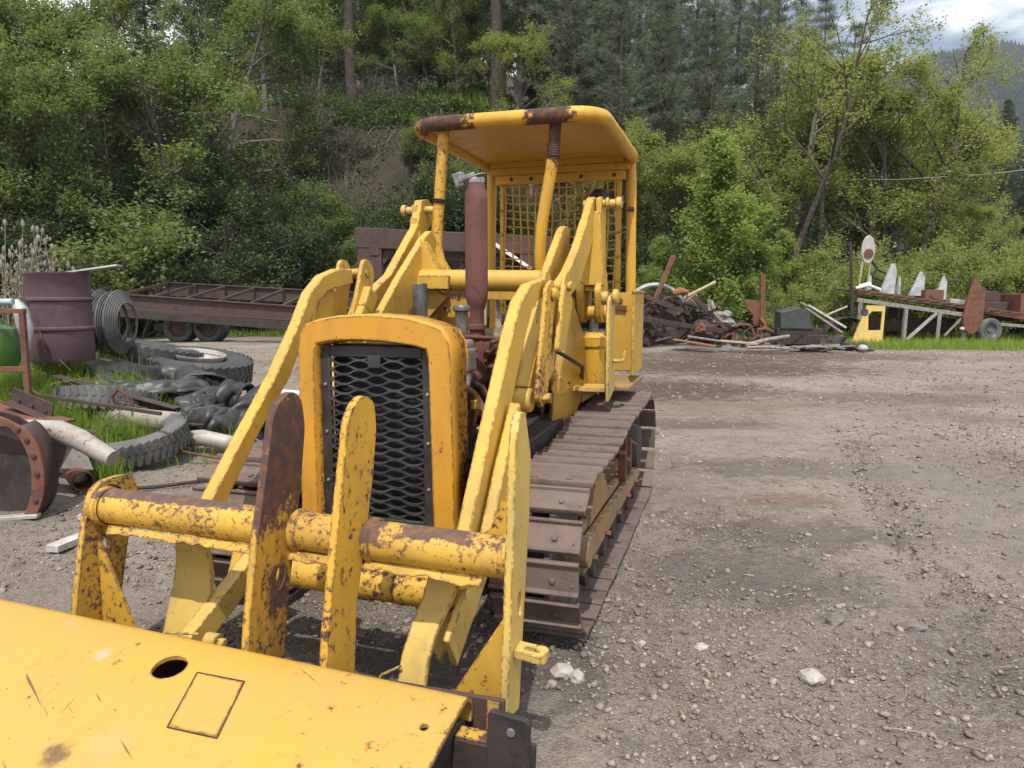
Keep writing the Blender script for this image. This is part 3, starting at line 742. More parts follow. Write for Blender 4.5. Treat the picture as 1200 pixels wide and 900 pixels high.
# dash, seat, levers
LB().span((-.46, 4.98, 1.34), (-.13, 5.02, 1.64)).build('dash_panel', mat_paint('dash_yellow', (.55, .31, .04), (.5, .28, .04), chip=.66, scale=6, edge=.6, streak=[((-.34, .5, 1.63), (.11, .3, .075)), ((-.40, .5, 1.55), (.035, .3, .1))]), None, .008)
LB().bar((-.2, 5.2, 1.60), (.45, 5.2, 1.59), .04, .08).build('dash_beam', YEL, None, .004)
seat = LB().box((.02, 5.95, 1.40), (.5, .5, .14)).build('operator_seat', SEAT, None, .04, seg=3)
LB().box((.1, 6.28, 1.62), (.5, .12, .42)).build('backrest', SEAT, seat, .04, seg=3)
for a, b in (((.3, 5.35, 1.2), (.33, 5.4, 1.75)), ((.36, 5.35, 1.2), (.40, 5.42, 1.72)), ((-.2, 5.3, 1.2), (-.22, 5.4, 1.7))): LB().cyl(a, b, .011, 8).build('control_lever', DARK, None, 0)
LB().bar((.18, 5.3, 1.72), (.40, 5.5, 1.80), .12, .02).build('floor_flap', BROWN)
# side box at the rear with its step
sb = LB()
sb.span((.62, 5.98, .98), (.88, 6.0, 1.615)).span((.872, 5.45, 1.0), (.89, 6.0, 1.615)).bar((.885, 5.44, 1.62), (.885, 5.99, 1.62), .03, .02)
sb.span((.60, 5.3, .90), (.62, 6.0, 1.3))
sbo = sb.build('side_box', YEL, None, .005)
LB().span((.60, 5.2, .92), (.90, 6.0, .945)).cyl((.66, 5.18, .95), (.72, 5.18, .95), .04).build('step', OCHRE, sbo, .004)
LB().bar((.66, 5.96, 1.50), (.76, 5.96, 1.49), .01, .04).cyl((.70, 5.97, 1.55), (.70, 5.985, 1.55), .025).build('box_hinge', RUSTR, sbo, .002)
LB().span((-.89, 5.45, .95), (-.62, 6.0, 1.5)).build('side_tank', YEL, None, .03, seg=3)

# ---- bucket lying in front
B = []
RB = Matrix.Translation((.852, 2.0, .352)) @ Matrix.Rotation(math.radians(1.9), 4, 'Y') @ Matrix.Rotation(math.radians(-.6), 4, 'Z')
# (along, up) of the sheet's outer skin from the lip that curls down at the far side to the near side
far = [(.075 * math.sin(math.radians(b)), -.075 + .075 * math.cos(math.radians(b))) for b in np.linspace(115, 0, 10)]
near = [(-.10, -.014), (-.22, -.036), (-.34, -.060), (-.48, -.092), (-.62, -.130), (-.80, -.19), (-.95, -.26)]
skin = far + near
TH_S = .014
def offs(P, d):
    out = []
    for i in range(len(P)):
        a = Vector(P[max(i - 1, 0)]); b = Vector(P[min(i + 1, len(P) - 1)]); t = (b - a).normalized()
        out.append((P[i][0] + t.y * d, P[i][1] - t.x * d))
    return out
def skin_z(y):
    for (a, za), (b, zb) in zip(skin[9:], skin[10:]):
        if b <= y <= a: return za + (zb - za) * (y - a) / (b - a)
    return skin[-1][1]
inn = offs(skin, -TH_S)
# flat pattern with real holes: grid of cells along the sheet, an oval cut in the grid
us = sorted(set([0.0, -.035, -.13, -.2, -.3, -.4, -.5, -.6, -.7] + [-.8 - .1 * i for i in range(15)]))
def bucket_sheet():
    bm = bmesh.new()
    holes = [(-1.005, -.130, .056, .056), (-.075, -.140, .013, .013)]
    # outline in (u, arc length)
    arc = [0.0]
    for i in range(len(skin) - 1): arc.append(arc[-1] + (Vector(skin[i + 1]) - Vector(skin[i])).length)
    y2a = lambda y: np.interp(-y, [-p[0] for p in skin[9:]], arc[9:])
    def place(u, s, d):
        i = 0
        while i < len(arc) - 2 and arc[i + 1] < s: i += 1
        t = (s - arc[i]) / (arc[i + 1] - arc[i])
        P = skin if d == 0 else inn
        y = P[i][0] + (P[i + 1][0] - P[i][0]) * t; z = P[i][1] + (P[i + 1][1] - P[i][1]) * t
        return Vector((u, y, z))
    bound = []
    for s_ in arc: bound.append((0, s_))
    for u in us[::-1][1:]: bound.append((u, arc[-1]))
    for s_ in arc[::-1][1:]: bound.append((us[0], s_))
    for u in us[1:-1]: bound.append((u, 0))
    loops = [bound]
    for hu, hy, ru, ry in holes:
        sc_ = float(y2a(hy)); loops.append([(hu + ru * math.cos(2 * PI * k / 28), sc_ + ry * math.sin(2 * PI * k / 28)) for k in range(28)])
    edges = []; allv = []
    for L in loops:
        vv = [bm.verts.new((a, b, 0)) for a, b in L]; allv.append(vv)
        edges += [bm.edges.new((vv[i], vv[(i + 1) % len(vv)])) for i in range(len(vv))]
    bmesh.ops.triangle_fill(bm, use_beauty=True, use_dissolve=False, edges=edges)
    # cut along the bends so the sheet follows its profile
    for s_ in arc[1:-1]:
        bmesh.ops.bisect_plane(bm, geom=bm.verts[:] + bm.edges[:] + bm.faces[:], plane_co=(0, s_, 0), plane_no=(0, 1, 0))
    bm.verts.index_update()
    co = [v.co.copy() for v in bm.verts]; fl = [[v.index for v in f.verts] for f in bm.faces]
    be = [(e.verts[0].index, e.verts[1].index) for e in bm.edges if len(e.link_faces) == 1]
    bm.free(); k = len(co)
    m = LB()
    vs = [place(c.x, c.y, 0) for c in co] + [place(c.x, c.y, 1) for c in co]
    fs = [tuple(f) for f in fl] + [tuple(k + i for i in reversed(f)) for f in fl] + [(a, b, k + b, k + a) for a, b in be]
    m.add(vs, fs); m.xform(RB); return m
bucket = bucket_sheet().build('bucket', SHEET, None, 0, angle=30)
def on_sheet(m): return m.xform(RB)
# square hatch outlined by a groove and a second one at the edge of view
GROOVE = mat_plain('groove_dark', (.03, .02, .015), (.06, .035, .02), 20, .9)  # dark brown for the thin strips that draw the hatch outline
def hatch(c4, name):
    m = LB()
    for (a, b), (c, d) in zip(c4, c4[1:] + c4[:1]):
        m.bar((a, b, skin_z(b) + .001), (c, d, skin_z(d) + .001), .0032, .004)
    on_sheet(m).build(name, GROOVE, bucket, 0)
    m = LB(); e = .96; cx = sum(p[0] for p in c4) / 4; cy = sum(p[1] for p in c4) / 4
    q = [(cx + (a - cx) * e, cy + (b - cy) * e) for a, b in c4]
    vs = [(a, b, skin_z(b) + .0035) for a, b in q] + [(a, b, skin_z(b) - .004) for a, b in q]
    m.add(vs, [(0, 1, 2, 3), (7, 6, 5, 4)] + [(i, (i + 1) % 4, 4 + (i + 1) % 4, 4 + i) for i in range(4)])
    on_sheet(m).build('hatch_panel', SHEET, bucket, .001)
hatch([(-.895, -.128), (-.715, -.122), (-.640, -.345), (-.815, -.350)], 'hatch_groove')
hatch([(-2.08, .0), (-1.885, .005), (-1.80, -.15), (-2.02, -.16)], 'hatch_groove')
# inside stiffener seen through the round hole, end beam, tab and back strip
on_sheet(LB().span((-1.9, -.30, -.17), (-.06, -.10, -.12))).build('inner_stiffener', BLACKB, bucket)
eb = LB().prism([(.03, -.085), (.045, -.10), (.02, -.45), (-.9, -.45), (-.62, -.165), (-.25, -.075), (-.02, -.062)], -.03, -.012)
eb.span((-.012, -.07, -.45), (.235, .0, -.085)); eb.span((.10, -.35, -.45), (.233, -.07, -.16))
on_sheet(eb).build('end_beam', BLACKB, bucket, .006)
on_sheet(LB().span((-.01, -.064, -.0845), (.112, -.004, -.080))).build('worn_top', WORN2, bucket, .002)
tb = LB(); tb.prism_y(rounded([(.115, -.14), (.245, -.14), (.245, .035), (.235, .045), (.125, .05), (.115, .04)], .012), -.095, -.073)
tb.xform(Matrix.Rotation(math.radians(-4), 4, 'Z')); on_sheet(tb).build('end_tab', BLACKB, bucket, .003)
on_sheet(LB().lathe([(0, .004), (.012, .003), (.014, -.003)], (.183, -.110, .0), (0, -1, 0), 14)).build('tab_bolt', SILVER, bucket, 0)
on_sheet(LB().prism_y([(-2.6, -.25), (-2.6, -.10), (-.55, -.058), (.10, -.030), (.10, -.25)], .085, .105)).build('back_strip', BROWN, bucket, .003)
on_sheet(LB().span((.045, .078, -.18), (.085, .0845, -.036))).build('strip_patch', YEL, bucket, .001)
# ------------------------------------------------------------------ camera, light, sky
cam_d = bpy.data.cameras.new('camera'); cam = bpy.data.objects.new('camera', cam_d); COL.objects.link(cam)
cam.location = (0, 0, 1.6); cam.rotation_euler = (math.radians(90) - math.atan(105 / 860), 0, 0)
cam_d.sensor_width = 36; cam_d.lens = 860 / 1200 * 36; cam_d.clip_start = .05; cam_d.clip_end = 6000
scene.camera = cam
SUN_EL, SUN_AZ = math.radians(60), math.radians(-174)      # azimuth from +y, clockwise: high, behind the photographer's left shoulder
sd_ = Vector((math.sin(SUN_AZ) * math.cos(SUN_EL), math.cos(SUN_AZ) * math.cos(SUN_EL), math.sin(SUN_EL)))
sl = bpy.data.lights.new('sun', 'SUN'); sl.energy = 4.1; sl.angle = math.radians(.9); sl.color = (1, .955, .88)
so_ = bpy.data.objects.new('sun', sl); COL.objects.link(so_); so_.rotation_euler = sd_.to_track_quat('Z', 'Y').to_euler()
w = bpy.data.worlds.new('World'); scene.world = w; w.use_nodes = True
nt = w.node_tree; nt.nodes.clear()
sky = nt.nodes.new('ShaderNodeTexSky'); sky.sky_type = 'NISHITA'; sky.sun_disc = False
sky.sun_elevation = SUN_EL; sky.sun_rotation = SUN_AZ; sky.altitude = 800; sky.dust_density = 1.5
tc = nt.nodes.new('ShaderNodeTexCoord')
mp = nt.nodes.new('ShaderNodeMapping'); mp.inputs['Scale'].default_value = (1.0, 1.0, 2.6); mp.inputs['Location'].default_value = (.35, .1, .0)
nz = nt.nodes.new('ShaderNodeTexNoise'); nz.inputs['Scale'].default_value = 3.2; nz.inputs['Detail'].default_value = 8; nz.inputs['Roughness'].default_value = .55
mr = nt.nodes.new('ShaderNodeMapRange'); mr.interpolation_type = 'SMOOTHSTEP'; mr.inputs['From Min'].default_value = .36; mr.inputs['From Max'].default_value = .58
mx = nt.nodes.new('ShaderNodeMix'); mx.data_type = 'RGBA'; mx.inputs[7].default_value = (17, 17.4, 18, 1)
bg = nt.nodes.new('ShaderNodeBackground'); bg.inputs['Strength'].default_value = .085
ow = nt.nodes.new('ShaderNodeOutputWorld')
L_ = nt.links.new
L_(tc.outputs['Generated'], mp.inputs[0]); L_(mp.outputs[0], nz.inputs[0]); L_(nz.outputs[0], mr.inputs[0]); L_(mr.outputs[0], mx.inputs[0])
L_(sky.outputs[0], mx.inputs[6]); L_(mx.outputs[2], bg.inputs[0]); L_(bg.outputs[0], ow.inputs[0])
vs_ = scene.view_settings; vs_.view_transform = 'Standard'; vs_.look = 'None'; vs_.exposure = .31; vs_.gamma = 1; vs_.use_curve_mapping = False
cy = scene.cycles
cy.use_denoising = True; cy.max_bounces = 6; cy.diffuse_bounces = 3; cy.glossy_bounces = 2; cy.transmission_bounces = 3; cy.transparent_max_bounces = 4; cy.volume_bounces = 0
cy.sample_clamp_indirect = 6; cy.caustics_reflective = False; cy.caustics_refractive = False

# ------------------------------------------------------------------ terrain
def foot(x):                       # where the hillside begins
    return 30 + np.minimum(np.maximum(x + 2, 0) * 1.25, 38) + 1.2 * vnoise(x * .13, x * 0, 5) * 2
def terrain(x, y):
    x = np.asarray(x, float); y = np.asarray(y, float)
    d = np.sqrt(x * x + y * y)
    z = .10 * fbm(x * .12, y * .12, 1, 3) + .045 * fbm(x * .6, y * .6, 2, 3)
    z = z * sstep(1.5, 12, d)
    # heap of dirt and grass at the left
    z = z + .92 * np.exp(-((x + 5.2) / 1.45) ** 2 * .8 - ((y - 8.3) / 1.75) ** 2 * .8) * (1 + .3 * fbm(x * 1.3, y * 1.3, 9, 3))
    # low dirt ridge under the scrap heap
    z = z + .28 * np.exp(-((x - 6.3) / 2.6) ** 2 - ((y - 22.6) / 1.2) ** 2) * (1 + .8 * fbm(x * 1.1, y * 1.1, 11, 3))
    # hill: cut bank then a gentler slope
    q = y - foot(x)
    B = 11.5 - 8.0 * sstep(2, 16, x)
    run = 11.5
    bank = B * sstep(-.06, 1.0, np.clip(q / run, -1, 1.0)) * .55 + B * .45 * np.clip(q / run, 0, 1)
    z = z + bank + .30 * np.clip(q - run, 0, 130) * sstep(run, run + 6, q) + .7 * fbm(x * .25, y * .25, 21, 4) * sstep(0, 6, q)
    return z
def axis(dense, lo, hi, step, far_lo, far_hi, g=1.06):
    a = list(np.arange(lo, hi, step)); s = step
    while a[-1] < far_hi: s *= g; a.append(a[-1] + s)
    s = step; b = [lo]
    while b[-1] > far_lo: s *= g; b.append(b[-1] - s)
    return np.array(b[:0:-1] + a)
gx = axis(0, -4.6, 4.2, .035, -420, 1350, 1.05); gy = axis(0, 1.0, 7.5, .03, -160, 1560, 1.035)
X, Y = np.meshgrid(gx, gy)
Zt = terrain(X, Y)
near = 1 - sstep(7, 22, np.sqrt(X * X + Y * Y))
yard = 1 - sstep(-2, 1, Y - foot(X))
Zm = Zt + near * (.020 * fbm(X * 3.1, Y * 3.1, 31, 4, .55) + 0.014 * fbm(X * 14, Y * 14, 35, 3, .6))
# ruts and tyre tread pressed into the drive
def rut(xc, wd, yy0, yy1, slope):
    c = xc + slope * (Y - 3)
    m = np.exp(-((X - c) / wd) ** 4) * sstep(yy0, yy0 + .8, Y) * (1 - sstep(yy1 - 1.5, yy1, Y))
    lug = np.sin((Y + .25 * np.abs(X - c)) * 2 * PI / .085) * .5 + .5
    return -m * (.018 + .024 * sstep(.45, .75, lug) * (1 + vnoise(X * 6, Y * 6, 3)))
Zm = Zm + rut(2.05, .17, 2.6, 9.5, .34) * near + rut(3.55, .17, 3.5, 12, .36) * near
side = np.exp(-((X - 2.3 - .12 * (Y - 6)) / 1.3) ** 2) * np.exp(-((Y - 7.2) / 2.6) ** 2)
Zm = Zm + .05 * np.abs(fbm(X * 2.2, Y * 2.6, 51, 4, .6)) * np.exp(-((X - 4.2 - .25 * (Y - 14)) / 2.6) ** 2) * np.exp(-((Y - 14.5) / 4.5) ** 2)
Zm = Zm + side * .035 * np.abs(vnoise(X * 1.2 + Y * 2.2, Y * 2.6, 41)) * 2
nyg, nxg = X.shape
idx = np.arange(nyg * nxg).reshape(nyg, nxg)
F = np.stack([idx[:-1, :-1], idx[:-1, 1:], idx[1:, 1:], idx[1:, :-1]], -1).reshape(-1, 4)
s = NT('yard_ground'); c = s.coord()
n1 = s.noise(c, .55, 6, .6); n2 = s.noise(c, 6, 8, .7); n3 = s.noise(c, 38, 6, .7)
v = s.new('ShaderNodeTexVoronoi', Scale=85.0); s.l(c, v.inputs['Vector'])
v2 = s.new('ShaderNodeTexVoronoi', Scale=34.0); s.l(c, v2.inputs['Vector'])
n4 = s.noise(s.scl(c, (.55, 1.0, 1)), 1.15, 7, .68, .4)
colr = s.mix(s.step(n1, .36, .64), (.24, .196, .160), (.345, .29, .235))
colr = s.mix(s.math('MULTIPLY', s.step(n4, .50, .66), .65), colr, (.140, .110, .092))
colr = s.mix(s.math('MULTIPLY', s.step(s.noise(c, .8, 5, .6), .56, .70), .55), colr, (.255, .215, .165))
colr = s.mix(s.math('MULTIPLY', s.step(n2, .46, .70), .6), colr, (.125, .104, .092))
n5 = s.noise(s.scl(c, (.6, 1.3, 1)), 17, 7, .8, .3)
colr = s.mix(s.math('MULTIPLY', s.step(n5, .50, .64), .62), colr, (.105, .088, .079))
colr = s.mix(s.math('MULTIPLY', s.step(s.noise(s.scl(c, (.7, 1.3, 1)), 26, 7, .8), .56, .68), .55), colr, (.40, .355, .305))
sp_ = s.n.new('ShaderNodeSeparateColor'); s.l(v.outputs['Color'], sp_.inputs[0])
colr = s.mix(s.math('MULTIPLY', s.step(sp_.outputs[0], .60, .98), .5), colr, (.38, .345, .305))
sp2 = s.n.new('ShaderNodeSeparateColor'); s.l(v2.outputs['Color'], sp2.inputs[0])
colr = s.mix(s.math('MULTIPLY', s.step(sp2.outputs[1], .80, .98), .35), colr, (.37, .34, .305))
# patches with a place of their own: churned dark soil, a rusty spot, pale dust on the drive, painted shade below the loader's front
def spot(cx, cy, rx, ry, colour, amt, sc_=3.0):
    global colr
    q = s.n.new('ShaderNodeSeparateXYZ'); s.l(c, q.inputs[0])
    a = s.math('POWER', s.math('DIVIDE', s.math('SUBTRACT', q.outputs[0], cx), rx), 2.0); b = s.math('POWER', s.math('DIVIDE', s.math('SUBTRACT', q.outputs[1], cy), ry), 2.0)
    d = s.math('ADD', s.math('ADD', a, b), s.math('MULTIPLY', s.math('SUBTRACT', s.noise(c, sc_ * 1.7, 9, .78), .5), 5.0))
    colr = s.mix(s.math('MULTIPLY', s.math('SUBTRACT', 1.0, s.step(d, .2, 1.3)), amt), colr, colour)
spot(1.35, 4.0, .75, .5, (.085, .070, .064), .5); spot(1.9, 4.75, .8, .35, (.09, .075, .066), .5); spot(2.6, 6.6, 1.1, .5, (.09, .074, .066), .5)
spot(2.15, 5.55, .45, .22, (.20, .115, .072), .6, 6.0); spot(2.5, 10.5, 2.2, 1.2, (.20, .145, .105), .5); spot(2.6, 12.5, 2.2, 1.6, (.080, .058, .047), .85, 2.2); spot(4.6, 16.5, 3.6, 2.4, (.075, .055, .045), .85, 1.8); spot(6.5, 19.5, 5.0, 1.8, (.085, .062, .05), .8, 1.6); spot(2.1, 9.0, 1.2, .5, (.10, .074, .058), .6, 3.0); spot(6.0, 11.5, 2.0, .7, (.11, .082, .066), .6, 2.5)
spot(3.6, 5.6, .9, 2.2, (.27, .235, .195), .55); spot(3.3, 3.4, .7, .5, (.24, .165, .13), .5); spot(-.2, 3.0, .8, .5, (.06, .055, .052), .6)  # last one paints the shade beneath the loader's front into the ground colour
# the hill: bare earth, leaf litter
g = s.n.new('ShaderNodeNewGeometry'); sx = s.n.new('ShaderNodeSeparateXYZ'); s.l(g.outputs['Position'], sx.inputs[0])
hillm = s.step(sx.outputs[2], .8, 1.7)
earth = s.mix(s.step(s.noise(c, .7, 8, .65), .42, .62), (.062, .046, .034), (.034, .036, .019))
colr = s.mix(hillm, colr, earth)
hgt = s.math('ADD', s.math('MULTIPLY', s.math('SUBTRACT', 1.0, v.outputs['Distance']), .5), s.math('ADD', s.math('MULTIPLY', s.noise(c, 75, 5, .7), .8), s.math('MULTIPLY_ADD', n3, 1.0, s.math('MULTIPLY', n2, 1.6))))
GROUND = s.bsdf(colr, .92, 0, hgt, .026, 1.0, .2)
gm_ = np_mesh('ground', np.stack([X, Y, Zm], -1).reshape(-1, 3), F, GROUND, True)
tag(link('ground', gm_), kind='structure')
def tz(x, y): return float(terrain(np.array([x]), np.array([y]))[0])

# ------------------------------------------------------------------ gravel: countless small stones
rng = np.random.default_rng(11)
def ico():
    t = (1 + 5 ** .5) / 2
    V = np.array([(-1, t, 0), (1, t, 0), (-1, -t, 0), (1, -t, 0), (0, -1, t), (0, 1, t), (0, -1, -t), (0, 1, -t), (t, 0, -1), (t, 0, 1), (-t, 0, -1), (-t, 0, 1)], float)
    V /= np.linalg.norm(V[0])
    Fc = np.array([(0, 11, 5), (0, 5, 1), (0, 1, 7), (0, 7, 10), (0, 10, 11), (1, 5, 9), (5, 11, 4), (11, 10, 2), (10, 7, 6), (7, 1, 8), (3, 9, 4), (3, 4, 2), (3, 2, 6), (3, 6, 8), (3, 8, 9), (4, 9, 5), (2, 4, 11), (6, 2, 10), (8, 6, 7), (9, 8, 1)])
    return V, Fc
IV, IF = ico()
def rand_rot(n):
    q = rng.normal(size=(n, 4)); q /= np.linalg.norm(q, axis=1)[:, None]
    w_, x, y, z = q.T
    return np.stack([1 - 2 * (y * y + z * z), 2 * (x * y - w_ * z), 2 * (x * z + w_ * y), 2 * (x * y + w_ * z), 1 - 2 * (x * x + z * z), 2 * (y * z - w_ * x), 2 * (x * z - w_ * y), 2 * (y * z + w_ * x), 1 - 2 * (x * x + y * y)], -1).reshape(n, 3, 3)
N = 130000
yy = 1.25 + 20 * rng.random(N) ** 2.3
xx = (rng.random(N) * 2 - 1) * (yy * .8 + .5)
size = .0036 + .0070 * rng.random(N) ** 2 + .018 * rng.random(N) ** 14
size *= np.clip(.8 + yy * .06, .8, 1.7)
keep = (vnoise(xx * 1.4, yy * 1.4, 77) + .35 * vnoise(xx * 6, yy * 6, 78)) > -.40 + rng.random(N) * .5
xx, yy, size = xx[keep], yy[keep], size[keep]; N = len(xx)
zz = terrain(xx, yy) + (1 - sstep(7, 22, np.hypot(xx, yy))) * (.020 * fbm(xx * 3.1, yy * 3.1, 31, 4, .55) + 0.014 * fbm(xx * 14, yy * 14, 35, 3, .6))
Vs = IV[None] * (.62 + .55 * rng.random((N, 12, 1))) * size[:, None, None]
Vs *= np.stack([.8 + .6 * rng.random(N), .7 + .4 * rng.random(N), .45 + .35 * rng.random(N)], -1)[:, None, :]
th = rng.random(N) * 2 * PI; tl = rng.normal(size=N) * .35
cz, sz = np.cos(th)[:, None], np.sin(th)[:, None]; ct_, st_ = np.cos(tl)[:, None], np.sin(tl)[:, None]
x_, y_, z_ = Vs[..., 0], Vs[..., 1], Vs[..., 2]
y_, z_ = y_ * ct_ - z_ * st_, y_ * st_ + z_ * ct_
x_, y_ = x_ * cz - y_ * sz, x_ * sz + y_ * cz
Vs = np.stack([x_ + xx[:, None], y_ + yy[:, None], z_ + (zz + size * .30)[:, None]], -1)
Fs = (IF[None] + (np.arange(N) * 12)[:, None, None]).reshape(-1, 3)
s = NT('gravel_stone'); c = s.coord(); g = s.n.new('ShaderNodeNewGeometry'); r = g.outputs['Random Per Island']
col_ = s.mix(s.step(r, .05, .95), (.135, .108, .088), (.315, .264, .214)); col_ = s.mix(s.step(r, .95, 1.0), col_, (.40, .37, .33)); col_ = s.mix(s.step(s.noise(c, 60, 4, .6), .4, .7), col_, (.15, .125, .11))
STONE = s.bsdf(col_, .88, 0, s.noise(c, 160, 3, .6), .003, .5, .25)
tag(link('gravel', np_mesh('gravel', Vs.reshape(-1, 3), Fs, STONE)), 'loose grey gravel strewn over the yard', 'gravel', kind='stuff')
# straw, chips of wood and twigs in the gravel
N = 800
yy = 1.4 + 12 * rng.random(N) ** 1.7; xx = (rng.random(N) * 2 - 1) * (yy * .8 + .4)
zz = terrain(xx, yy) + .012
ln = (.010 + .055 * rng.random(N) ** 4); wd = .0018 + .004 * rng.random(N) ** 3; th = rng.random(N) * PI; bend = rng.normal(size=N) * .25
P = []
for k in (-1, 0, 1):
    cx = xx + np.cos(th + bend * abs(k)) * ln * k; cy_ = yy + np.sin(th + bend * abs(k)) * ln * k; cz_ = zz + (.006 if k == 0 else .0) * rng.random(N)
    for sgn in (-1, 1):
        for up in (0, 1):
            P.append(np.stack([cx - np.sin(th) * wd * sgn, cy_ + np.cos(th) * wd * sgn, cz_ + up * wd * 1.2], -1))
P = np.stack(P, 1)       # n, 12, 3 : k*4 + sgn*2 + up
fq = np.array([(0, 4, 5, 1), (1, 5, 7, 3), (3, 7, 6, 2), (4, 8, 9, 5), (5, 9, 11, 7), (7, 11, 10, 6), (0, 1, 3, 2), (8, 10, 11, 9)])
s = NT('straw'); g = s.n.new('ShaderNodeNewGeometry'); STRAW = s.bsdf(s.mix(g.outputs['Random Per Island'], (.12, .09, .065), (.34, .29, .21)), .85)
tag(link('litter', np_mesh('litter', P.reshape(-1, 3), (fq[None] + (np.arange(N) * 12)[:, None, None]).reshape(-1, 4), STRAW)), 'bits of straw, bark and twig among the gravel', 'litter', kind='stuff')

# ------------------------------------------------------------------ air
hz_ = MB().span((-700, -420, -30), (1700, 2100, 460)).build('haze', bpy.data.materials.new('air'), None, 0)
am = hz_.data.materials[0]; am.use_nodes = True; am.node_tree.nodes.clear()
pv = am.node_tree.nodes.new('ShaderNodeVolumePrincipled'); pv.inputs['Color'].default_value = (.80, .87, .95, 1); pv.inputs['Density'].default_value = .0002; pv.inputs['Anisotropy'].default_value = .2
om = am.node_tree.nodes.new('ShaderNodeOutputMaterial'); am.node_tree.links.new(pv.outputs[0], om.inputs['Volume'])
tag(hz_, 'thin pale air over the yard and the valley', 'haze', kind='stuff')
cy.volume_step_rate = 4; cy.volume_max_steps = 64
# ------------------------------------------------------------------ junk at the left
random.seed(21)
def R3(x=0, y=0, z=0): return Matrix.Rotation(math.radians(z), 4, 'Z') @ Matrix.Rotation(math.radians(y), 4, 'Y') @ Matrix.Rotation(math.radians(x), 4, 'X')
RUBBER = mat_plain('tyre_rubber', (.026, .026, .027), (.055, .053, .052), 5, .62, 0, .004)
RUBDUST = mat_plain('dusty_rubber', (.06, .06, .062), (.12, .115, .11), 4, .7, 0, .005)
TORN = mat_plain('torn_black_rubber', (.014, .0135, .014), (.042, .040, .040), 4, .46, 0, .004)
DRUM = mat_rust('maroon_drum', (.082, .042, .055), (.105, .062, .074), (.075, .045, .046), 3, .55, .1, .0015)
ZINC = mat_plain('weathered_zinc', (.30, .31, .31), (.45, .45, .44), 5, .5, .4)
WOODG = mat_plain('grey_board', (.34, .32, .29), (.48, .46, .43), 9, .8)
WOODT = mat_plain('tan_wood', (.30, .22, .14), (.42, .33, .22), 9, .85)
LOGG = mat_plain('grey_log', (.16, .14, .125), (.28, .25, .22), 12, .9)
PIPEG = mat_plain('pale_pipe', (.27, .245, .22), (.40, .37, .34), 5, .6, .2)
PIPER = mat_paint('pipe_paint', (.36, .33, .30), (.28, .25, .23), chip=.66, scale=5, edge=0, rough=.5, rust=(.10, .055, .045), rust2=(.16, .08, .06), dirt=.3, streak=[((-.16, 0, .05), (.10, .1, .05))])
WHITE = mat_plain('weathered_white', (.52, .52, .50), (.66, .66, .65), 8, .6)
TANP = mat_plain('tan_canvas', (.20, .165, .13), (.30, .26, .21), 6, .85)
GREENP = mat_plain('green_plastic', (.03, .085, .015), (.05, .13, .025), 5, .4)

# oil drum with a board on top
x, y = -4.60, 7.5; zb = .93
drum = thing('oil_drum', 'dented maroon oil drum standing in the weeds at the left', 'drum', (x, y, zb))
pr = [(0, .0), (.285, .0), (.292, .01), (.292, .28)]
for hz in (.33, .62): pr += [(.292, hz - .022), (.313, hz - .010), (.313, hz + .010), (.292, hz + .022)]
pr += [(.292, .86), (.300, .87), (.300, .885), (.286, .885), (.283, .872), (0, .868)]
m = MB().lathe(pr, n=48)
for i, v in enumerate(m.v):
    a = math.atan2(v[1], v[0]); k = 1 - .02 * math.exp(-((v[2] - .52) / .16) ** 2) * max(0, math.cos(a + 1.35)) ** 3 - .03 * math.exp(-((v[2] - .2) / .1) ** 2) * max(0, math.cos(a + 2.1)) ** 4
    m.v[i] = (v[0] * k, v[1] * k, v[2] + (.02 * v[0] if v[2] > .8 else 0))
m.build('drum_shell', DRUM, drum, 0, angle=55)
MB().tube([(-.3 + .02 * k, -.29 + .005 * k, .78 - .012 * k * k / 3) for k in range(9)] , .006, 6).tube([(-.13, -.285, .52), (-.03, -.30, .32), (.02, -.305, .1)], .006, 6).build('wire_loop', RUSTR, drum, 0)
b = MB().box((0, 0, 0), (.46, .2, .018), R3(0, -9, 12).to_3x3()); tag(b.build('board', ZINC, None, .004, loc=(x + .38, y + .02, zb + .925)), 'pale grey board lying across the drum top', 'board')
# coil of ribbed hose beside the drum
coil = thing('hose_coil', 'upright coil of grey ribbed hose between drum and trailer frame', 'hose', (-4.62, 8.5, .92))
for q in range(3):
    m = MB(); rr = .36 - .02 * (q % 2)
    for k in range(7):
        m.tube([((q - 1) * .10 + .012 * k, (rr - .022 * k) * math.cos(a), .36 + (rr - .022 * k) * math.sin(a)) for a in np.linspace(0, 2 * PI, 37)], .0125, 8, caps=False)
    m.build('coil_layer', RUBDUST, coil, 0)
# rusty frame at the very left with a blue tube and a green tub
x, y = -4.52, 6.5; zb = tz(x, y)
fr = thing('angle_iron_stand', 'rusty angle iron frame cut off by the left edge', 'frame', (x, y, 0))
MB().bar((.20, 0, zb - .05), (.20, 0, 1.475), .045, .045).build('post', RUSTR, fr, .004)
MB().bar((-.6, .02, 1.45), (.23, 0, 1.455), .045, .04).build('rail', RUSTR, fr, .004)
MB().bar((-.6, .0, .93), (.22, 0, .94), .05, .05).build('rail', RUSTR, fr, .004)
m = MB().tube([(-.5, .12, 1.53), (.02, .10, 1.535), (.06, .10, 1.535)], [.028, .028, .03], 12); tag(m.build('pipe', mat_plain('blue_pipe', (.28, .38, .42), (.40, .48, .5), 6, .4), None, 0, loc=(x, y, 0)), 'pale blue pipe end lying on the rusty frame', 'pipe')
m = MB().lathe([(0, .0), (.13, .0), (.16, .05), (.165, .3), (.15, .36), (.06, .40), (.05, .44), (0, .44)], n=28); tag(m.build('plastic_jug', GREENP, None, 0, loc=(x - .17, y + .2, .93)), 'green plastic jug behind the rusty frame', 'jug')
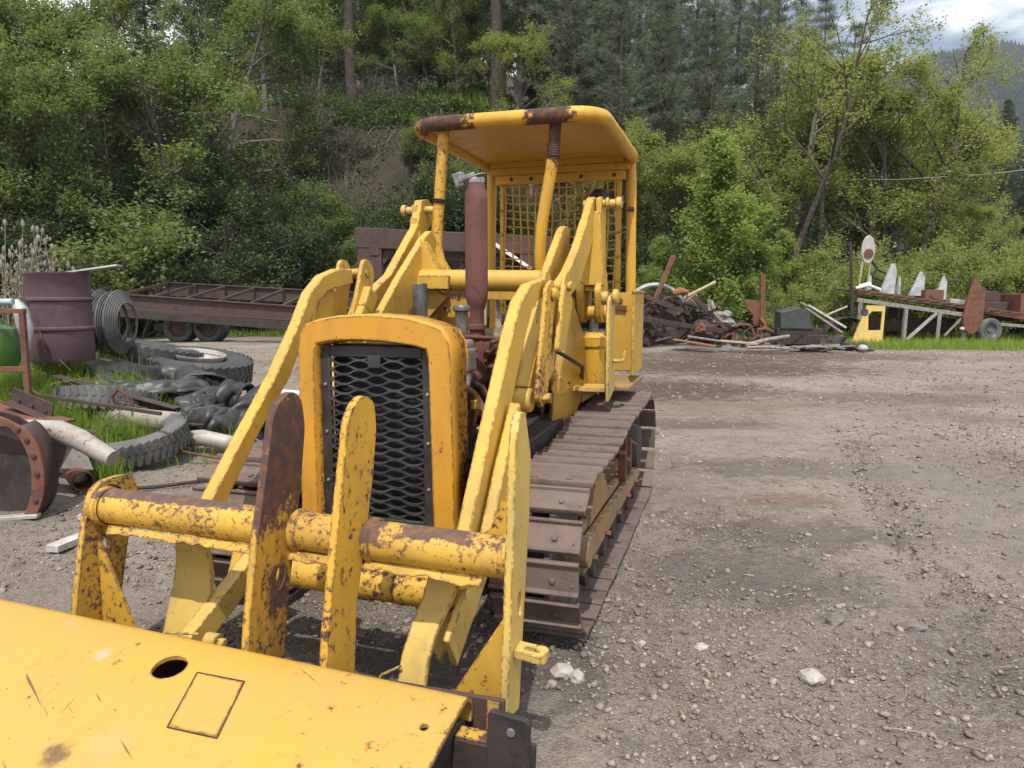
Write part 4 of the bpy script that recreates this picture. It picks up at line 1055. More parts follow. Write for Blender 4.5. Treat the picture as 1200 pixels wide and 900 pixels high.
m = MB().tube([(0, 0, 0), (.02, 0, .2), (-.01, 0, .38), (-.06, .02, .46)], [.05, .07, .065, .03], 12); tag(m.build('sack', ZINC, None, 0, loc=(-4.62, 6.95, 1.08)), 'pale plastic wrap bunched beside the drum', 'plastic wrap')

# tyre lying flat
def tyre_prof(R, w, ri):
    return [(ri, -w * .30), (ri + .03, -w * .38), (R * .80, -w * .52), (R * .93, -w * .46), (R * .985, -w * .36), (R, -w * .15), (R, w * .15), (R * .985, w * .36), (R * .93, w * .46), (R * .80, w * .52), (ri + .03, w * .38), (ri, w * .30), (ri - .01, w * .2), (ri + .05, w * .33), (R * .78, w * .44), (R * .9, w * .3), (R * .92, 0), (R * .9, -w * .3), (R * .78, -w * .44), (ri + .05, -w * .33), (ri - .01, -w * .2), (ri, -w * .30)]
def tyre_mb(R, w, ri, lugs=0, lug=.018, n=56):
    m = MB().lathe(tyre_prof(R, w, ri), (0, 0, 0), (0, 0, 1), n)
    for k in range(lugs):
        a = 2 * PI * k / lugs
        for sg in (-1, 1):
            Rm = Matrix.Rotation(a + sg * .5 * PI / lugs, 3, 'Z')
            c = Rm @ Vector((R + lug * .2, 0, sg * w * .24)); m.box(c, (lug, 2 * PI * R / lugs * .55, w * .40), Rm @ Matrix.Rotation(sg * .35, 3, 'X'))
    return m
x, y = -3.47, 6.62
m = tyre_mb(.47, .24, .27, 44, .008); o = m.build('old_tyre', RUBDUST, None, .0, loc=(x, y, tz(x, y) + .15)); o.rotation_euler = (math.radians(12), math.radians(-4), 0)
tag(o, 'dusty tyre lying flat with grass growing through its hole', 'tyre')
x, y = -4.05, 6.72
m = tyre_mb(.46, .25, .25, 40, .008); o = m.build('old_tyre', RUBDUST, None, .0, loc=(x, y + .5, tz(x, y + .5) + .12)); o.rotation_euler = (math.radians(-10), math.radians(14), 1)
tag(o, 'grey tyre half buried behind the pale pipe', 'tyre')
# big wheel lying behind with steel disc
x, y = -3.95, 9.15
wh = thing('truck_wheel', 'large black truck wheel lying flat with pale steel disc', 'wheel', (x, y, tz(x, y) + .26), rot=(math.radians(6), math.radians(7), .3))
tyre_mb(.66, .30, .32, 40, .012).build('tyre', RUBBER, wh, 0)
m = MB().lathe([(0, .10), (.12, .10), (.14, .07), (.27, .06), (.33, .14), (.335, .17), (.32, .17), (.30, .12)], n=40)
m.build('rim', PIPEG, wh, 0)
for k in range(8):
    MB().lathe([(0, .083), (.035, .083), (.038, .06)], (.2 * math.cos(k * PI / 4), .2 * math.sin(k * PI / 4), 0), n=14).build('hand_hole', DARK, wh, 0)
m = tyre_mb(.60, .26, .30, 36, .012); o = m.build('old_tyre', RUBBER, None, 0, loc=(-4.55, 9.2, tz(-4.55, 9.2) + .2)); o.rotation_euler = (math.radians(-5), math.radians(10), 0)
tag(o, 'black tyre lying between the drum and the truck wheel', 'tyre')

# torn, crumpled rubber casings
def crumple(R, r, seedv, sq=(1, 1, 1), amp=.5):
    bm = bmesh.new(); N, M_ = 110, 44
    rnd = random.Random(seedv)
    vs = []
    from mathutils import noise as mn
    for i in range(N):
        a = 2 * PI * i / N * .93
        for k in range(M_):
            b = 2 * PI * k / M_ * .86 + .4
            p = Vector(((R + r * math.cos(b)) * math.cos(a), (R + r * math.cos(b)) * math.sin(a), r * 1.1 * math.sin(b)))
            q = p * 2.6 + Vector((seedv * 3.1, 1.7, .2))
            d = mn.noise_vector(q) * .34 * amp + mn.noise_vector(q * 2.3) * .20 * amp + mn.noise_vector(q * 5.5) * .045 * amp
            rg = abs(mn.noise(q * 3.3)) * .16 * amp - abs(mn.noise(q * 6)) * .025
            p = p + d * r * 2.2 + p.normalized() * rg
            p = Vector((p.x * sq[0], p.y * sq[1], p.z * sq[2]))
            vs.append(bm.verts.new(p))
    for i in range(N - 1):
        for k in range(M_ - 1):
            bm.faces.new((vs[i * M_ + k], vs[i * M_ + k + 1], vs[(i + 1) * M_ + k + 1], vs[(i + 1) * M_ + k]))
    me = bpy.data.meshes.new('casing'); bm.to_mesh(me); bm.free()
    for p in me.polygons: p.use_smooth = True
    me.materials.append(TORN)
    return me
def casing(name, x, y, dz, R, r, sd, sq, rot, label):
    o = link(name, crumple(R, r, sd, sq), (x, y, tz(x, y) + dz)); o.rotation_euler = [math.radians(a) for a in rot]
    q = o.modifiers.new('thick', 'SOLIDIFY'); q.thickness = .022
    tag(o, label, 'torn tyre')
casing('torn_casing', -3.92, 7.95, .12, .42, .17, 3, (1.15, .8, .9), (10, 5, 20), 'flattened black tyre casing, the left of the crumpled pair')
casing('torn_casing', -3.05, 7.75, .18, .34, .2, 8, (1.0, .8, 1.1), (20, -12, 70), 'crumpled shiny black casing standing in folds behind the yellow arm')
casing('torn_casing', -2.62, 8.5, .10, .40, .15, 5, (1.1, .8, .8), (5, 8, 140), 'wrinkled black casing behind the folded one')
# white boards behind the arm
tag(MB().box((0, 0, 0), (.75, .16, .03), R3(4, 6, 8).to_3x3()).build('plank', WHITE, None, .003, loc=(-2.95, 9.35, .36)), 'white weathered plank beside the black casings', 'plank')
tag(MB().box((0, 0, 0), (.75, .14, .03), R3(-3, 9, 14).to_3x3()).build('plank', WHITE, None, .003, loc=(-2.9, 9.0, .26)), 'lower of two white planks beside the casings', 'plank')

# angle iron, pipes, brackets
ai = MB(); ai.bar((-.62, .05, .15), (.62, -.1, -.15), .012, .12); ai.bar((-.62, .0, .21), (.62, -.15, -.09), .11, .012)
tag(ai.build('angle_iron', BROWN, None, .002, loc=(-3.85, 7.15, .60)), 'long rusty angle iron sloping across the pile', 'angle iron')
m = MB().tube([(-.62, .06, .05), (-.2, .0, .03), (.2, -.03, -.02), (.62, -.05, -.06)], [.10, .11, .105, .10], 16); tag(m.build('pipe', TANP, None, 0, loc=(-3.78, 6.95, .44)), 'thick tan pipe half buried below the angle iron', 'pipe')
m = MB().tube([(-.3, 0, 0), (.0, 0, .02), (.22, -.02, -.02), (.30, -.02, -.03)], [.075, .08, .075, .07], 16, caps=False); o = m.build('pipe', PIPEG, None, 0, loc=(-2.98, 6.95, .21)); q = o.modifiers.new('t', 'SOLIDIFY'); q.thickness = .01
tag(o, 'short grey pipe with a dark mouth behind the tyre', 'pipe')
m = MB().tube([(-.62, .05, .02), (-.40, .03, .05), (-.16, .0, .06), (.06, -.02, .055), (.22, -.05, .0), (.40, -.09, -.09), (.50, -.12, -.13)], [.078, .078, .080, .080, .078, .068, .060], 22)
tag(m.build('exhaust_pipe', PIPER, None, 0, loc=(-3.44, 5.42, .53)), 'bent pale pipe with a rust patch over the brown scoop', 'pipe')
br = MB(); br.bar((-.19, .05, .07), (.22, -.08, -.06), .012, .13); br.bar((-.20, -.01, .015), (.21, -.14, -.115), .10, .012)
for k in (-.11, .02, .15): br.lathe([(0, .006), (.012, .006), (.012, -.01)], (k, .02 - .1 * (k + .19) / .4 - .004, .045 - .12 * (k + .19) / .4), (0, -1, 0), 10)
tag(br.build('angle_bracket', BROWN, None, .003, loc=(-4.0, 6.05, .70)), 'brown angle bracket with bolt holes on the scoop pile', 'bracket')
tag(MB().bar((-.4, .2, .06), (.5, -.1, -.05), .35, .02).build('steel_plate', RUSTR, None, .003, loc=(-4.15, 5.9, .62)), 'reddish steel plate under the angle bracket', 'plate')
tag(MB().bar((-.8, .1, .10), (.7, -.2, -.06), .03, .03).build('steel_bar', BROWN, None, .003, loc=(-3.75, 6.5, .63)), 'thin dark bar lying over the tan pipe', 'bar')
# brown scoop at the left edge
sc_ = thing('steel_scoop', 'rusty brown scoop with riveted rim at the left edge', 'scoop', (-3.95, 5.15, 0))
arc_ = [(.46 + .20 * math.cos(a), .34 + .36 * math.sin(a)) for a in np.linspace(math.radians(-62), math.radians(75), 14)]
vs = []; fs = []
for px_, pz_ in arc_:
    vs += [(px_, -.10, pz_), (px_ - .02, .10, pz_ + .01)]
m = MB(); m.add(vs, [(2 * i, 2 * i + 1, 2 * i + 3, 2 * i + 2) for i in range(len(arc_) - 1)])
o = m.build('back_shell', BROWN, sc_, 0); q = o.modifiers.new('t', 'SOLIDIFY'); q.thickness = .014
poly = [(-.5, .0)] + [(.42, .0)] + [(a - .012, b) for a, b in arc_] + [(.42, .74), (.2, .80), (-.5, .86)]
MB().prism_y(poly, .02, .035).build('side_plate', BLACKB, sc_, .003)
rim = [(a + .006, b) for a, b in arc_] + [(.42, .74), (.2, .82), (-.4, .92)]; inn_ = [(a - .085, b + .0) for a, b in arc_] + [(.33, .68), (.15, .74), (-.4, .82)]
MB().prism_y(rim + inn_[::-1], -.115, -.085).build('rim_band', RUSTR, sc_, .004)
for k in (3, 6, 8, 10, 12):
    a, b = arc_[k]; MB().lathe([(0, .014), (.016, .012), (.022, .0)], (a - .04, -.115, b), (0, -1, 0), 12).build('rivet', BROWN, sc_, 0)
MB().bar((-.5, -.30, .015), (.60, -.1, .045), .07, .03).build('cutting_edge', PIPEG, sc_, .006)
# short rusty pipe with a holed plate on it
m = MB().tube([(-.12, .18, .0), (.08, -.06, 0), (.10, -.085, 0)], [.078, .078, .082], 22, caps=False); o = m.build('pipe_stub', RUSTR, None, 0, loc=(-3.47, 5.72, .135)); q = o.modifiers.new('t', 'SOLIDIFY'); q.thickness = .012
tag(o, 'short rusty pipe stub open towards the loader', 'pipe')
m = MB(); m.add([(-.16, .02, .0), (.02, .0, .26), (.13, -.03, .0), (-.16, .035, .0), (.02, .015, .26), (.13, -.015, .0)], [(0, 1, 2), (5, 4, 3), (0, 3, 4, 1), (1, 4, 5, 2), (2, 5, 3, 0)])
for px_, pz_ in ((.02, .12), (.035, .06)): m.lathe([(0, .004), (.018, .004), (.02, -.002)], (px_, -.006, pz_), (0, -1, 0), 12)
tag(m.build('triangle_plate', PIPEG, None, .002, loc=(-3.50, 5.80, .20)), 'pale triangular plate with two holes above the pipe stub', 'plate')
tag(MB().box((0, 0, 0), (.32, .05, .3), R3(-18, 0, -8).to_3x3()).build('steel_plate', BROWN, None, .003, loc=(-3.62, 5.92, .33)), 'dark brown plate leaning under the bent pale pipe', 'plate')
# rods and cables on the ground
def rod(pts, r, mat, label, cat, name):
    q = [(a, b, tz(a, b) + r + c) for a, b, c in pts]
    tag(MB().tube(q, r, 8).build(name, mat, None, 0), label, cat)
rod([(-3.3, 5.62, .02), (-2.9, 5.8, .015), (-2.5, 6.1, .01), (-2.3, 6.5, .02)], .016, BROWN, 'brown iron rod lying on gravel from the scoop to the track', 'rod', 'iron_rod')
rod([(-3.05, 6.55, .12), (-2.75, 6.6, .06), (-2.4, 6.55, .03), (-2.1, 6.45, .02)], .012, RUSTR, 'thin rusty rod reaching from the tyre across the gravel', 'rod', 'iron_rod')
rod([(-2.9, 7.2, .04), (-2.75, 7.05, .08), (-2.6, 7.1, .03), (-2.45, 6.9, .06), (-2.5, 6.75, .02), (-2.3, 6.7, .02)], .014, LOGG, 'crooked grey root lying by the torn casings', 'root', 'crooked_root')
rod([(-3.0, 7.35, .04), (-2.7, 7.5, .05), (-2.5, 7.3, .03), (-2.3, 7.4, .02)], .010, LOGG, 'thin grey branch under the folded casing', 'branch', 'branch')
rod([(-3.72, 6.85, .30), (-3.75, 6.82, .42), (-3.68, 6.80, .50), (-3.60, 6.80, .46), (-3.58, 6.8, .32)], .013, RUSTR, 'upright bent hoop of rod over the tan pipe', 'hoop', 'bent_hoop')
o = MB().box((0, 0, 0), (.09, .40, .045), R3(0, 0, -14).to_3x3()).build('board', WOODG, None, .003, loc=(-2.80, 4.58, tz(-2.8, 4.58) + .03)); tag(o, 'short grey board lying on gravel by the scoop', 'board')

# trailer frame behind
TL = thing('trailer_frame', 'long rusty steel trailer frame sloping down towards the loader', 'trailer', (-10.3, 24.2, 0))
A0, A1 = Vector((-3.9, -.2, 1.72)), Vector((4.6, -.4, 1.12))
MB().bar(A0, A1, .25, .045).bar(A0 - Vector((0, 0, .22)), A1 - Vector((0, 0, .22)), .02, .44).bar(A0 - Vector((0, 0, .45)), A1 - Vector((0, 0, .45)), .25, .045).build('side_beam', BROWN, TL, .01)
MB().bar(A0 - Vector((-.4, .1, .62)), A1 - Vector((.2, .1, .62)), .2, .28).build('lower_beam', BLACKB, TL, .01)
B0, B1 = A0 + Vector((.6, 2.4, .38)), A1 + Vector((.4, 2.4, .52))
MB().bar(B0, B1, .2, .05).bar(B0 - Vector((0, 0, .25)), B1 - Vector((0, 0, .25)), .02, .45).build('side_beam', BROWN, TL, .01)
for k in range(8):
    t = (k + .3) / 8; p = A0.lerp(A1, t); q = B0.lerp(B1, t)
    MB().bar(p + Vector((0, .1, -.05)), q + Vector((0, -.1, -.05)), .10, .09).build('cross_member', BROWN, TL, .005)
for xx in (.15, 1.15):
    for yy_ in (.3, .75):
        w_ = thing('wheel', None, None); w_.parent = TL; w_.location = (xx - .9, yy_ - .1, .50)
        m = tyre_mb(.50, .27, .28, 0, n=40); m.xform(Matrix.Rotation(PI / 2, 4, 'X')); m.build('tyre', RUBBER, w_, 0)
        m = MB().lathe([(0, .02), (.1, .03), (.12, .0), (.26, .02), (.29, .1), (.29, -.1)], n=28); m.xform(Matrix.Rotation(PI / 2, 4, 'X')); m.build('rim', BROWN, w_, 0)
MB().cyl((-.1, 1.3, .5), (-.1, -.1, .5), .07).bar((-1.6, .3, .52), (.6, .3, .55), .12, .25).build('axle', BLACKB, TL, .01)
# tall steel frame behind the loader
sf = thing('steel_gantry', 'tall dark brown steel frame standing behind the left lift arm', 'frame', (-2.28, 12, 0))
for xx in (.0, 2.6): MB().span((xx - .19, -.10, -.05), (xx + .19, .10, 2.46 if xx else 2.50)).build('post', BROWN, sf, .01)
m = MB(); m.prism_y([(-.22, 2.66), (2.9, 2.52), (2.9, 2.22), (-.22, 2.34)], -.11, .11); m.prism_y([(.19, 2.34), (.42, 2.33), (.19, 2.05)], -.02, .02); m.build('top_beam', BROWN, sf, .012)
MB().span((.0, -.112, 2.22), (.16, -.118, 2.335)).build('gusset_plate', BROWN, sf, .002)
MB().bar((.19, .02, 2.22), (2.4, .02, 2.17), .05, .10).build('inner_rail', BLACKB, sf, .004)
# pale sheets behind the loader seen through the screen
tag(MB().box((0, 0, 0), (.85, .04, .055), R3(0, 34, 0).to_3x3()).build('plank', WHITE, None, .003, loc=(.06, 11.85, 2.17)), 'white plank fixed across the gantry beam seen through the wire screen', 'plank')
# ------------------------------------------------------------------ scrap heap and rig at the right
random.seed(33)
def G(name, mb, mat, label, cat, loc, bevel=.006, rot=None, group=None):
    o = mb.build(name, mat, None, bevel, loc=loc)
    if rot: o.rotation_euler = [math.radians(a) for a in rot]
    return tag(o, label, cat, group)
def zt(x, y): return tz(x, y)
# old wagon tyre hoop, leaning post, beams
m = MB(); m.tube([(.95 * math.cos(a), 0, .95 * math.sin(a)) for a in np.linspace(0, 2 * PI, 49)], .07, 8, caps=False)
G('iron_hoop', m, ZINC, 'big grey iron hoop standing behind the scrap heap', 'hoop', (4.35, 22.6, .95), 0, (8, 0, 5))
G('steel_post', MB().bar((0, 0, 0), (.95, .2, 2.3), .18, .10), RUSTR, 'red-brown steel post leaning out of the heap beside the iron hoop', 'post', (3.85, 21.9, .45))
G('tractor_seat_pan', MB().tube([(-.2, 0, 0), (0, 0, .08), (.25, 0, .05)], [.08, .13, .06], 10), RUSTO, 'small orange rusty casting on top of the heap', 'casting', (4.95, 21.8, 1.62), 0)
G('pole', MB().cyl((0, 0, 0), (.85, .1, .42), .045, 10), WOODT, 'pale pole sticking up to the right from the heap top', 'pole', (5.2, 21.9, 1.55), 0)
lab = [('rusty_beam', BLACKB, (3.7, 21.4, .9), (6.1, 21.2, .55), .16, .14, 'dark beam low across the front of the heap', 'beam'),
       ('rusty_beam', BROWN, (3.9, 21.7, 1.55), (5.2, 21.6, 1.05), .12, .12, 'brown beam sloping from the heap top to its middle', 'beam'),
       ('rusty_beam', BROWN, (5.3, 21.6, 1.55), (6.3, 21.5, .55), .09, .12, 'brown bar falling to the right from the heap top', 'beam'),
       ('steel_channel', BLACKB, (4.1, 22.0, 1.25), (6.2, 22.3, 1.0), .2, .16, 'black steel channel through the middle of the heap', 'channel'),
       ('flat_bar', LOGG, (5.0, 20.9, .42), (6.5, 20.7, .20), .07, .05, 'grey bar on the ground before the heap', 'bar'),
       ('plank', WOODT, (5.9, 20.8, .30), (6.9, 20.6, .22), .22, .05, 'tan plank lying flat before the heap', 'plank'),
       ('plank', RUSTO, (4.6, 20.9, .33), (5.7, 20.5, .16), .3, .04, 'orange-brown board lying at the heap foot', 'board'),
       ('log', LOGG, (6.7, 21.0, .15), (7.9, 20.9, .42), .13, .13, 'grey log lying right of the heap', 'log'),
       ('log', LOGG, (6.6, 20.6, .12), (7.7, 20.3, .10), .08, .07, 'thin grey log in front of the thicker one', 'log')]
for nm, mt, p, q, w_, h_, lb, ct in lab:
    if nm == 'log': mb_ = MB().tube([p, ((p[0] + q[0]) / 2, (p[1] + q[1]) / 2, (p[2] + q[2]) / 2 + .03), q], [w_ * .55, w_ * .5, w_ * .4], 10)
    else: mb_ = MB().bar(p, q, w_, h_)
    c_ = Vector(p)
    mb_.v = [tuple(Vector(v) - c_) for v in mb_.v]
    G(nm, mb_, mt, lb, ct, tuple(c_), .006 if nm != 'log' else 0)
# body of tangled scrap: individual bent bars, pipes, sheets
kinds = []
for k in range(105):
    x = 3.4 + (3.6 if k < 70 else 6.0) * random.random(); h = 1.45 * max(.12, 1 - ((x - 4.7) / 2.2) ** 2 * .75); y = 21.4 + random.random() * 1.3; z = .15 + random.random() * h
    p = Vector((x, y, z)); d = Vector((random.uniform(-1, 1), random.uniform(-.4, .4), random.uniform(-.5, .35))) * random.uniform(.5, 1.1)
    bend = Vector((random.uniform(-.2, .2), random.uniform(-.1, .1), random.uniform(0, .35)))
    mb_ = MB().tube([(0, 0, 0), d * .3 + bend * .8, d * .65 + bend, d], random.choice((.015, .02, .03, .045, .06)), 7)
    G('bent_bar', mb_, random.choice((BROWN, BLACKB, RUSTR, BLACKB, LOGG, BLACKB, BROWN)), 'bent scrap bar tangled in the heap behind the loader', 'scrap bar', tuple(p - d / 2), 0, group='bent bars in the scrap heap')
from mathutils import noise as mn
def lump(R, sd, sq=(1, 1, 1), amp=.4, n=3):
    bm = bmesh.new(); bmesh.ops.create_icosphere(bm, subdivisions=n, radius=1)
    for v in bm.verts:
        d = 1 + amp * mn.noise(v.co * 1.7 + Vector((sd, 0, 0))) + amp * .5 * mn.noise(v.co * 4 + Vector((0, sd, 0)))
        v.co = Vector((v.co.x * sq[0], v.co.y * sq[1], v.co.z * sq[2])) * R * d
    me = bpy.data.meshes.new('lump'); bm.to_mesh(me); bm.free(); return me
for k, (x, y, z, R, sq, mt, lb) in enumerate([(4.6, 22.2, .55, .75, (1.2, .6, .9), BLACKB, 'dark crushed sheet metal inside the scrap heap'), (5.7, 21.8, .5, .45, (1.2, .8, .8), BROWN, 'brown crushed tank at the right side of the heap'), (6.25, 21.9, .85, .30, (1.1, .8, .8), LOGG, 'grey lump of rubble on the right shoulder of the heap'), (5.45, 21.3, .62, .17, (1, 1, 1), RUSTR, 'round rusty casting in the front of the heap')]):
    me = lump(R, k * 3.3, sq, .55); me.materials.append(mt); o = link('crushed_scrap', me, (x, y, z)); tag(o, lb, 'scrap')
# upright rusty panel on a post, dark hood sheet, planks
pn = thing('rusty_post', 'orange rusty post with a torn panel standing right of the heap', 'post', (7.55, 22.2, 0))
MB().bar((0, 0, 0), (-.05, 0, 2.2), .17, .14).build('column', RUSTR, pn, .01)
MB().prism_y([(-.55, 1.45), (-.08, 1.42), (-.08, .75), (-.28, .7), (-.30, 1.0), (-.50, 1.2)], -.03, -.01).build('panel', RUSTR, pn, .003)
MB().tube([(-.1, -.1, .9), (.05, -.15, .7), (-.05, -.12, .45), (-.4, -.2, .2)], .05, 8).build('hook', RUSTO, pn, 0)
hb = MB(); hb.add([(-.5, -.3, .0), (.62, -.3, -.02), (.45, -.3, .62), (.15, -.3, .78), (-.5, -.3, .60), (-.5, .4, 0), (.62, .4, -.02), (.45, .4, .66), (.15, .4, .82), (-.5, .4, .64)], [(0, 1, 2, 3, 4), (9, 8, 7, 6, 5), (0, 5, 6, 1), (1, 6, 7, 2), (2, 7, 8, 3), (3, 8, 9, 4), (4, 9, 5, 0)])
G('machine_hood', hb, mat_plain('slate_paint', (.030, .036, .034), (.05, .056, .052), 4, .6), 'dark slate sheet metal hood standing right of the rusty post', 'hood', (8.3, 21.8, .60), .02).scale = (.85, .8, .8)
G('steel_block', MB().span((-.6, -.3, 0), (.75, .3, .5)).span((.3, -.32, -.1), (.9, .1, .3)), BLACKB, 'black steel block under the slate hood', 'block', (8.4, 21.9, .12), .03)
for k, (dx, dz, a) in enumerate(((0, 0, 28), (.18, -.10, 30), (.06, -.22, 33))):
    G('plank', MB().span((-.65, -.05, -.03), (.65, .05, .03)), (LOGG, WOODG, LOGG)[k], ('upper', 'middle', 'lowest')[k] + ' of three grey planks sloping right of the slate hood', 'plank', (9.15 + dx, 21.9 - .1 * k, 1.05 + dz), .003, (0, a, 0))
G('pole', MB().cyl((0, 0, 0), (.75, .2, .28), .03, 8), WOODT, 'thin pale pole beyond the sloping grey planks', 'pole', (9.6, 22.6, .95), 0)
for k, (x, y, R, sq, lb) in enumerate(((9.4, 21.6, .42, (1.2, .8, .7), 'dark clod of soil beside the black steel block'), (9.9, 21.3, .3, (1.4, .8, .5), 'low dark clod at the grass edge'), (8.6, 20.9, .25, (2, .8, .4), 'flat heap of soil before the slate hood'))):
    me = lump(R, 20 + k, sq, .7); me.materials.append(mat_plain('dark_soil', (.03, .024, .02), (.07, .055, .045), 9, .95, 0, .02)); tag(link('soil_clod', me, (x, y, tz(x, y) + .08)), lb, 'soil')
G('white_stone', MB().lathe([(0, -.1), (.14, -.06), (.16, .0), (.1, .09), (0, .11)], n=9), PIPEG, 'white stone at the right end of the soil heap', 'stone', (10.0, 20.9, .08), .03)
m = MB(); random.seed(4)
for k in range(16): m.tube([(random.uniform(-1.4, 1.4), random.uniform(-.4, .4), .05), (random.uniform(-1.4, 1.4), random.uniform(-.4, .4), .12)], .02, 6)
tag(m.build('brushwood', LOGG, None, 0, loc=(8.2, 20.7, .05)), 'grey brushwood scattered on the ground before the slate hood', 'brushwood', kind='stuff')

# yellow machine door leaning, black mudguard
yd = MB()
o_ = [(-.62, 0), (.42, 0), (.62, 1.20), (.0, 1.22), (-.10, 1.0)]
i_ = [(-.02, .42), (.40, .42), (.50, 1.02), (.16, 1.02), (.02, .90)]
n = 5
vs = []
for t in (-.03, .03): vs += [(a, t, b) for a, b in o_] + [(a, t, b) for a, b in i_]
fs = []
for i in range(5):
    j = (i + 1) % 5
    fs += [(i, j, 5 + j, 5 + i), (10 + i, 15 + i, 15 + j, 10 + j), (i, 10 + i, 10 + j, j), (5 + i, 5 + j, 15 + j, 15 + i)]
yd.add(vs, fs)
door = G('machine_door', yd, FADED, 'yellow machine door with an open window leaning in the grass', 'door', (11.3, 23.2, .06), .01, (-12, 0, 6))
MB().lathe([(0, .03), (.11, .03), (.12, -.02)], (-.1, -.03, 1.0), (0, -1, 0), 16).build('door_lamp', DARK, door, 0)
m = MB(); arc2 = [(.75 * math.cos(a), .72 * math.sin(a)) for a in np.linspace(.15, PI - .1, 16)]
m.add([(a, -.28, b) for a, b in arc2] + [(a, .28, b) for a, b in arc2], [(i, i + 1, 17 + i, 16 + i) for i in range(15)])
o = G('mudguard', m, BLACKB, 'black curved mudguard behind the yellow door', 'mudguard', (10.95, 24.2, .15), 0); q = o.modifiers.new('t', 'SOLIDIFY'); q.thickness = .03

# flat truck bed with truss, sloping to the right
rig = thing('flatbed_rig', 'old sloping wooden flatbed on a trussed frame in the grass', 'flatbed', (14, 25, 0))
D0, D1 = Vector((-2.75, -.9, 1.70)), Vector((3.4, -1.0, .82))
def on(t, dy=0, dz=0): return D0.lerp(D1, t) + Vector((0, dy, dz))
MB().bar(on(0), on(1), .16, .14).build('deck_rail', RUSTR, rig, .01)
MB().bar(on(0, -.02, -.28), on(.66, -.02, -.26), .10, .13).build('lower_chord', LOGG, rig, .01)
for k in range(16): MB().bar(on((k + .5) / 16, -.1, .02), on((k + .5) / 16, 1.7, .10), .34, .05).build('deck_board', BROWN, rig, .005)
for t, h in ((.02, .0), (.26, .03), (.44, .02), (.58, .0)): MB().bar(on(t, -.02, -.3), Vector((on(t).x - .03, -.95, .02)), .11, .11).build('truss_post', LOGG, rig, .008)
MB().bar(on(.42, -.03, -.34), Vector((on(.27).x, -.97, .12)), .09, .09).build('truss_brace', PIPEG, rig, .008)
MB().bar(on(.56, -.03, -.34), Vector((on(.47).x, -.97, .25)), .06, .06).build('truss_brace', LOGG, rig, .008)
MB().bar(on(.0, 1.5, -.3), Vector((on(0).x, .6, .0)), .14, .14).bar(on(.3, 1.2, -.3), Vector((on(.3).x, .4, .0)), .3, .2).build('rear_leg', BLACKB, rig, .01)
MB().span((-2.0, -.3, .35), (.9, .5, .8)).build('engine_block', BLACKB, rig, .04)
MB().bar(on(.62, -.05, -.3), on(.55, -.1, -.75), .14, .06).build('white_bracket', WHITE, rig, .006)
wl = thing('wheel', None, None); wl.parent = rig; wl.location = (1.55, -1.05, .42)
m = tyre_mb(.42, .22, .22, 0, n=36); m.xform(Matrix.Rotation(PI / 2, 4, 'X') @ Matrix.Rotation(.2, 4, 'Y')); m.build('tyre', RUBDUST, wl, 0)
m = MB().lathe([(0, .06), (.07, .06), (.09, .02), (.2, .04), (.225, .08), (.225, -.08)], n=24); m.xform(Matrix.Rotation(PI / 2, 4, 'X') @ Matrix.Rotation(.2, 4, 'Y')); m.build('rim', ROD, wl, 0)
# right hand part: brown blade, boxes, drive beams
MB().prism_y([(.62, .9), (.80, 1.75), (.95, 2.15), (1.12, 1.95), (1.30, 1.55), (1.28, .5), (.95, .3), (.70, .45)], -1.12, -1.05).build('blade', RUSTR, rig, .008)
MB().bar((1.1, -.9, 1.10), (3.6, -1.0, .72), .2, .16).build('drive_beam', RUSTR, rig, .01)
MB().span((1.2, -.6, 1.0), (2.4, .3, 1.35)).build('gear_box', BROWN, rig, .03)
MB().cyl((2.0, -.4, 1.45), (2.0, .2, 1.45), .28, 14).build('winch_drum', BROWN, rig, .01)
MB().span((2.55, -1.0, .72), (4.2, .3, 1.62)).build('red_box', RUSTR, rig, .02)
MB().bar((2.9, -1.05, .05), (3.3, -1.05, .75), .3, .2).build('support', RUSTO, rig, .03)
MB().bar((1.0, -.9, .70), (3.6, -1.0, .50), .08, .1).build('lower_rail', LOGG, rig, .01)
# things standing on the bed
FINM = mat_plain('dull_galvanised', (.27, .28, .28), (.42, .43, .42), 6, .6)
def fin(x, y, z, w_, h_, lean, label):
    m = MB(); m.add([(-w_, -.06, 0), (w_ * .75, -.06, 0), (w_ * .8, -.05, h_ * .75), (w_ * .35, -.04, h_), (w_ * .1, -.04, h_ * .97), (-w_, .10, 0), (w_ * .75, .10, 0), (w_ * .8, .08, h_ * .75), (w_ * .35, .06, h_), (w_ * .1, .06, h_ * .97)], [(0, 1, 2, 3, 4), (9, 8, 7, 6, 5), (0, 5, 6, 1), (1, 6, 7, 2), (2, 7, 8, 3), (3, 8, 9, 4), (4, 9, 5, 0)])
    G('grain_divider', m, FINM, label, 'divider', (x, y, z), .01, (0, lean, random.uniform(-20, 20)))
fin(12.35, 24.3, 1.62, .28, 1.0, 4, 'tallest white pointed sheet metal divider on the flatbed')
fin(13.35, 24.4, 1.55, .25, .80, 2, 'middle white pointed divider on the flatbed')
fin(13.66, 24.6, 1.60, .10, .65, -10, 'narrow white divider leaning behind the middle one')
fin(14.15, 24.4, 1.42, .20, .78, 0, 'rightmost white divider on the flatbed')
fin(11.85, 24.6, 1.75, .09, .5, 0, 'small white divider beside the tall disc')
fin(12.95, 24.8, 1.6, .06, .6, 0, 'slim white strip standing between two dividers')
ds = thing('disc_stand', 'whitish oval disc with a rusty centre on a forked stand', 'disc', (11.55, 24.4, 1.70))
